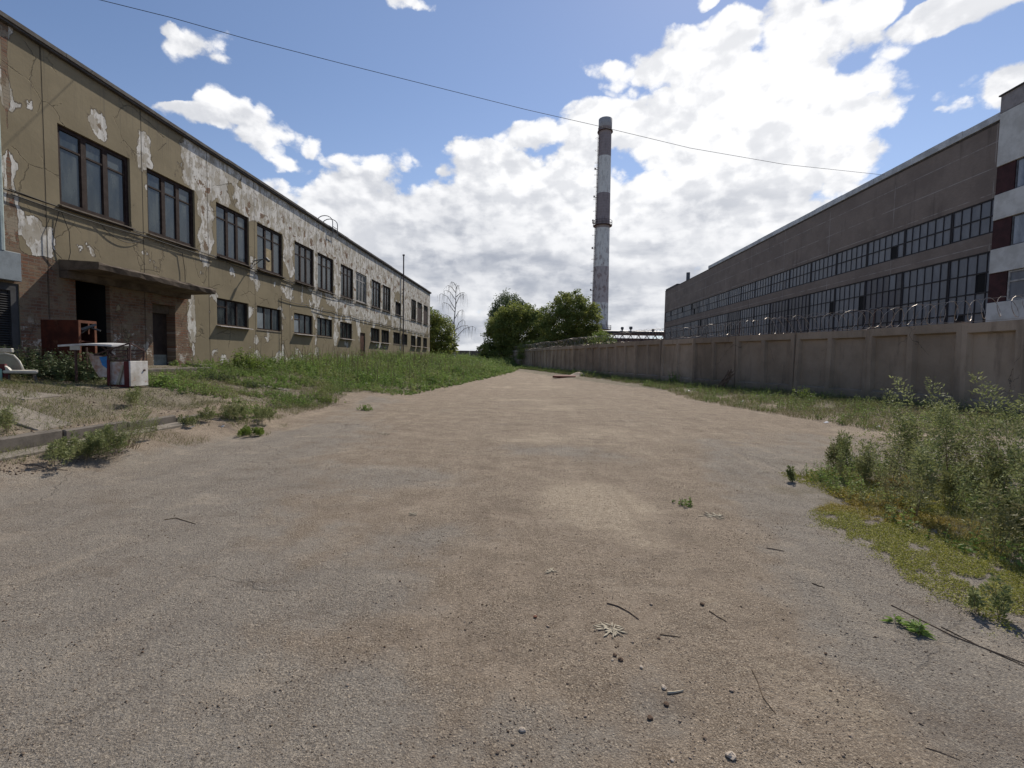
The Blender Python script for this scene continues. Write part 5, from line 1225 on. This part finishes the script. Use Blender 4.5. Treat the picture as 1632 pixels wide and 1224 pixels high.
# chair
def chair():
    Y = 8.1; base = (at_y(20, 620, Y)[0], Y, g1(at_y(20, 620, Y)[0], Y)); C_ = thing('chair', base, 'cream chair with a curved frame and dark red seat side at the left edge', 'chair')
    def J2(px_, py_, yy): a, b = at_y(px_, py_, yy); return Vector((a - base[0], yy - base[1], b - base[2]))
    # seat
    q = MB(); q.prism([J2(4, 595, Y - .12), J2(60, 596, Y - .12), J2(61, 594, Y + .3), J2(8, 594, Y + .3)], (0, 0, .055)); q.build('seat', M['cream'], C_, bevel=.015)
    q = MB(); q.tube([J2(8, 592, Y - .1), J2(50, 592, Y - .1), J2(52, 592, Y + .25)], .014, 6); q.build('seat_rail', M['bar'], C_)
    # back: rounded loop with inset panel
    pts_ = [J2(-24, 594, Y + .2), J2(-18, 570, Y + .26), J2(-8, 564.5, Y + .3), J2(8, 563.5, Y + .3), J2(22, 566.5, Y + .28), J2(31, 576, Y + .24), J2(38, 591, Y + .2)]
    q = MB(); q.tube(pts_, .016, 8); q.build('back_frame', M['cream'], C_, smooth=True)
    q = MB(); q.prism([pp for pp in pts_], (0, .012, 0)); q.build('backrest', simple('tan_vinyl', (.32, .29, .22), .7, .2, 5), C_)
    q = MB(); q.prism([J2(-14, 562, Y + .4), J2(18, 562, Y + .4), J2(17, 555, Y + .4), J2(-14, 554.5, Y + .4)], (0, .06, 0)); q.build('headrest', M['cream'], C_, bevel=.012)
    q = MB(); q.prism([J2(-14, 580, Y - .1), J2(7, 580, Y - .1), J2(12, 596, Y - .1), J2(12, 616, Y - .1), J2(-14, 616, Y - .1)], (0, .04, 0)); q.build('side_panel', M['maroon'], C_)
    q = MB(); q.prism([J2(7, 583, Y - .11), J2(12, 586, Y - .11), J2(19, 594, Y - .11), J2(10, 594, Y - .11)], (0, .04, 0)); q.build('armrest', M['cream'], C_)
    for (a, b, yy) in ((55, 61, Y - .1), (52, 57, Y + .28), (14, 16, Y - .08)):
        q = MB(); q.bar(J2(a, 597, yy), J2(b, 617, yy) , .026); q.build('leg', M['concrete_dark'], C_)
chair()
gx_ = at_y(5.5, 600, 8.0)[0]; gz1 = at_y(0, 588, 7.85)[1]; gz0 = g1(gx_, 7.85)
q = MB(); q.box((-.45, 0, -.02), (0, .15, gz1 - gz0)); o = q.build('mint_box', M['green_paint'], bevel=.02); o.location = (gx_, 7.85, gz0); tag(o, 'mint green painted metal box at the left picture edge beside the chair', 'box')

# bundle of sticks against fence, rusty sheet, sand heap
fx_ = 9.05; sb = empty('stick_bundle', (fx_ - .35, 22.0, .2), 'bundle of old brown sticks leaning against the concrete fence', 'sticks')
rr = np.random.default_rng(3)
for i in range(7):
    q = MB(); a = Vector((rr.uniform(-.3, .05), rr.uniform(-.2, .3) - .05 * i, 0)); b = Vector((.30 + rr.uniform(-.08, .06), a.y - .45 + rr.uniform(-.25, .2), rr.uniform(.75, 1.02)))
    q.tube([a, a.lerp(b, .5) + Vector((rr.normal() * .03, rr.normal() * .03, 0)), b], [.03, .026, .022], 6); q.build('stick', M['wood'], sb)
q = MB(); pr = [(-.85, -.3, 0), (.85, -.35, 0), (1.0, .5, .05), (-.6, .55, .03)]; q.prism(pr, (0, 0, .14)); o = q.build('steel_plate', M['rust_sheet'], bevel=.01); x, y, z = G(898, 602); o.location = (x, y, z); o.rotation_euler = (.02, 0, .05); tag(o, 'flat rusty red steel box lying on the road far off', 'steel plate')
def heap(x, y, z, r_, h, name, mat, label, cat, seed):
    rr = np.random.default_rng(seed); q = MB(); nr, na = 8, 20; vs_ = [(0, 0, h)]; fs_ = []
    for i in range(1, nr + 1):
        for j in range(na):
            t_ = i / nr; a = 6.283 * j / na; rr_ = r_ * t_ * (1 + .2 * math.sin(a * 3 + seed)); vs_.append((rr_ * math.cos(a) * 1.4, rr_ * math.sin(a), h * (math.cos(t_ * math.pi) * .5 + .5) * (1 + rr.normal() * .12) - .02 * t_))
    fs_ += [(0, 1 + j, 1 + (j + 1) % na) for j in range(na)]
    for i in range(nr - 1):
        for j in range(na): fs_.append((1 + i * na + j, 1 + (i + 1) * na + j, 1 + (i + 1) * na + (j + 1) % na, 1 + i * na + (j + 1) % na))
    q.add(vs_, fs_); o = q.build(name, mat, smooth=True); o.location = (x, y, z); tag(o, label, cat); return o
x, y, z = G(920, 600); heap(x + .2, y + .8, z, .9, .3, 'sand_heap', M['sandpile'], 'small pale sand heap behind the rusty steel plate', 'sand heap', 2)

# stones, twigs, litter
def stone(px_, py_, r_, mat, label, group, seed, name='stone'):
    rr = np.random.default_rng(seed); x, y, z = G(px_, py_); q = MB(); na, nb = 7, 5; vs_ = []; fs_ = []
    for i in range(nb):
        t_ = math.pi * (i + .5) / nb
        for j in range(na):
            a = 6.283 * (j + .3 * rr.uniform()) / na; k = 1 + rr.normal() * .14; vs_.append((r_ * k * math.sin(t_) * math.cos(a), r_ * k * math.sin(t_) * math.sin(a) * .85, r_ * .5 * math.cos(t_) * k))
    for i in range(nb - 1):
        for j in range(na): fs_.append((i * na + j, i * na + (j + 1) % na, (i + 1) * na + (j + 1) % na, (i + 1) * na + j)[::-1])
    fs_ += [tuple(range(na)), tuple(range((nb - 1) * na, nb * na))[::-1]]
    q.add(vs_, fs_); o = q.build(name, M[mat]); o.location = (x, y, z + r_ * .35); o.rotation_euler = (0, 0, rr.uniform(0, 6)); tag(o, label, 'stone', group); return o
SG = 'loose stones scattered on the brown road'
big = [(1165, 1207, .022, 'stone_pale', 'largest pale stone near the bottom edge, right of centre'), (832, 1165, .015, 'stone_pale', 'white pebble near the bottom edge left of the stick'), (853, 984, .013, 'orange_rust', 'reddish pebble left of the dried plant'), (873, 999, .011, 'stone', 'flat tan pebble just below the reddish pebble'),
       (1058, 1097, .014, 'stone_pale', 'pale angular stone beside the short white stick'), (1038, 964, .012, 'stone', 'tan stone right of the curved twig'), (1119, 964, .015, 'stone_dark', 'dark clod right of the curved twig'), (989, 1052, .014, 'stone_dark', 'round dark clod below the dried plant'), (980, 1045, .012, 'stone_dark', 'flat dark clod touching the round one'), (1022, 1064, .011, 'stone_pale', 'small pale stone below the dried plant'), (1062, 1124, .014, 'stone_dark', 'dark clod under the short white stick'), (1036, 1146, .015, 'stone_dark', 'dark clod near the bottom, below the white stick'), (1166, 1101, .012, 'stone', 'tan pebble right of the white stick'), (1050, 1018, .010, 'stone_dark', 'dark crumb at the end of the straight twig')]
for i, (a, b, r_, m_, lb) in enumerate(big): stone(a, b, r_, m_, lb, None, 800 + i)
for i in range(90):
    a = rnd.uniform(520, 1400); b = rnd.uniform(760, 1215); stone(a, b, rnd.uniform(.004, .0095), rnd.choice(['stone', 'stone_dark', 'stone_mid', 'stone_pale', 'stone']), 'small loose stone lying on the brown gravel road', SG, 900 + i)
# gravel: many tiny chips
def chips(n, x0, x1, y0, y1, r0, r1, mats, test=None):
    X = rng.uniform(x0, x1, n); Y = y0 + (y1 - y0) * rng.uniform(0, 1, n) ** 1.6
    if test is not None: k = test(X, Y); X, Y = X[k], Y[k]
    n = len(X); r_ = rng.uniform(r0, r1, n) * rng.uniform(.5, 1, n); Z = gz(X, Y) + r_ * .25
    b = np.array([(1, 0, 0), (0, 1, 0), (-1, 0, 0), (0, -1, 0), (0, 0, .8), (0, 0, -.8)])
    q = b[None] * (r_[:, None, None]) * rng.uniform(.6, 1.35, (n, 6, 1)); a = rng.uniform(0, 6.28, n); c, s_ = np.cos(a)[:, None], np.sin(a)[:, None]
    x = q[:, :, 0] * c - q[:, :, 1] * s_; y = q[:, :, 0] * s_ + q[:, :, 1] * c
    V = np.stack([x + X[:, None], y + Y[:, None], q[:, :, 2] + Z[:, None]], -1).reshape(-1, 3)
    t_ = np.array([(0, 1, 4), (1, 2, 4), (2, 3, 4), (3, 0, 4), (1, 0, 5), (2, 1, 5), (3, 2, 5), (0, 3, 5)]); F = (t_[None] + (np.arange(n) * 6)[:, None, None]).reshape(-1, 3)
    mi = np.repeat(rng.choice(3, n, p=[.45, .35, .2]), 8); return V, F, mi
V, F, mi = chips(150000, -5.5, 6.5, .9, 8.5, .0016, .0052, 3, lambda X, Y: (np.abs(X) < Y * 1.2 + .3) & (vnoise(X, Y, 1.7) + .6 * vnoise(X, Y, 6.) + rng.normal(0, .25, len(X)) > -.1))
o = npmesh('gravel', V, F, [M['stone'], M['stone_mid'], M['stone_pale']], mi=mi); tag(o, 'fine gravel chips strewn over the road', 'gravel', kind='stuff')
V, F, mi = chips(12000, -3.5, 4.0, 1.0, 7.5, .0028, .0085, 3, lambda X, Y: (np.abs(X) < Y * 1.2 + .3) & (vnoise(X, Y, 2.6) + .7 * vnoise(X, Y, 9.) + rng.normal(0, .2, len(X)) > .22))
o = npmesh('grit_clods', V, F, [M['stone_mid'], M['stone_dark'], M['stone']], mi=mi); tag(o, 'dark grit and small earth clods gathered in patches on the road', 'grit', kind='stuff')
V, F, mi = chips(11000, -11, -5.6, 4.8, 17, .005, .020, 3, lambda X, Y: vnoise(X, Y, 1.2) > -.1)
o = npmesh('rubble', V, F, [M['stone_mid'], M['stone_dark'], M['stone']], mi=mi); tag(o, 'broken stones and rubble on the raised left bank', 'rubble', kind='stuff')

def twig(pts_px, r_, mat, label, name='twig', group=None):
    W_ = [Vector(G(a, b)) for a, b in pts_px]; c = W_[0].copy(); q = MB(); n = len(W_)
    q.tube([p_ - c + Vector((0, 0, r_ * .9)) for p_ in W_], [r_ * (1 - .4 * i / max(1, n - 1)) for i in range(n)], 5); o = q.build(name, M[mat]); o.location = c; tag(o, label, 'twig', group); return o
twig([(967, 962), (985, 967), (1002, 976), (1018, 988)], .0045, 'wood', 'curved brown twig above the dried plant')
twig([(1130, 974), (1143, 983), (1158, 991)], .003, 'twig', 'short dark twig right of the curved twig')
twig([(1052, 1012), (1070, 1014), (1084, 1016)], .003, 'twig', 'straight dark twig right of the dried plant')
twig([(1064, 1106), (1076, 1105), (1089, 1102)], .006, 'straw', 'short white stick lying on the brown gravel')
twig([(1198, 1068), (1208, 1088), (1216, 1112), (1236, 1138)], .0025, 'twig', 'long thin wavy twig at lower right')
twig([(262, 829), (280, 826), (290, 829), (312, 836)], .004, 'twig', 'lone dark twig on the grey asphalt at left')
twig([(1294, 930), (1304, 934), (1314, 937)], .004, 'twig', 'short black twig on the asphalt right of centre')
twig([(1222, 874), (1235, 876), (1250, 879)], .004, 'wood', 'brown twig on the grey asphalt near the moss')
twig([(1475, 1192), (1500, 1200), (1530, 1212)], .002, 'wood', 'thin twig near the bottom right corner')
twig([(1420, 965), (1470, 990), (1520, 1015), (1580, 1038), (1632, 1058)], .004, 'wood', 'long brown dead stem trailing to the right picture edge')
twig([(35, 740), (60, 742), (80, 748), (108, 750)], .006, 'wood', 'bent dry branch lying at the foot of the left weed clump')
twig([(1500, 1000), (1560, 1030), (1632, 1062)], .0035, 'twig', 'second dead stem below the long trailing one')
# dried plant remains: pale rays
def dried(px_, py_, r_, n, label, seed):
    x, y, z = G(px_, py_); rr = np.random.default_rng(seed); q = MB()
    for i in range(n):
        a = rr.uniform(0, 6.28); L = r_ * rr.uniform(.5, 1.0); c = Vector((rr.normal() * r_ * .25, rr.normal() * r_ * .25, .003)); e = c + Vector((math.cos(a) * L, math.sin(a) * L, .001)); w_ = Vector((-math.sin(a), math.cos(a), 0)) * rr.uniform(.003, .0065)
        q.prism([c - w_ * .4, c.lerp(e, .6) - w_, e, c.lerp(e, .6) + w_], (0, 0, .004))
    o = q.build('dried_plant', M['straw']); o.location = (x, y, z); tag(o, label, 'dried plant'); return o
dried(975, 1004, .075, 30, 'pale flattened dried plant spread like a star on the gravel', 5)
dried(1138, 823, .13, 20, 'pale dry straw scrap right of the tiny green weed', 6)
dried(880, 910, .05, 10, 'faint pale dried scrap on the gravel above the star', 7)
dried(660, 820, .07, 9, 'small pale dry scrap on the gravel left of centre', 8)
dried(612, 692, .16, 14, 'pale straw patch on the road far left of centre', 9)
def litter(px_, py_, s_, label, seed):
    x, y, z = G(px_, py_); rr = np.random.default_rng(seed); q = MB(); a = [(rr.uniform(-1, 0) * s_, rr.uniform(-1, 0) * s_ * .6, .01), (rr.uniform(.3, 1) * s_, rr.uniform(-1, -.2) * s_ * .6, .03), (rr.uniform(.3, 1) * s_, rr.uniform(.2, 1) * s_ * .6, .02 + s_ * .5), (rr.uniform(-1, -.3) * s_, rr.uniform(.2, 1) * s_ * .6, .02)]
    q.prism(a, (0, 0, .008)); o = q.build('paper_scrap', M['litter']); o.location = (x, y, z); tag(o, label, 'litter')
litter(1183, 641, .10, 'crumpled white scrap in the verge grass by the fence', 1); litter(1096, 624, .09, 'white scrap at the grass edge near the stick bundle', 2); litter(1400, 682, .06, 'white scrap at the verge edge behind the tall weeds', 3)
litter(1315, 675, .07, 'yellowish white scrap on the asphalt before the verge', 4); litter(355, 682, .06, 'white fragment among the rubble by the kerb end', 5); litter(305, 683, .05, 'small white fragment beside the kerb gutter', 6)
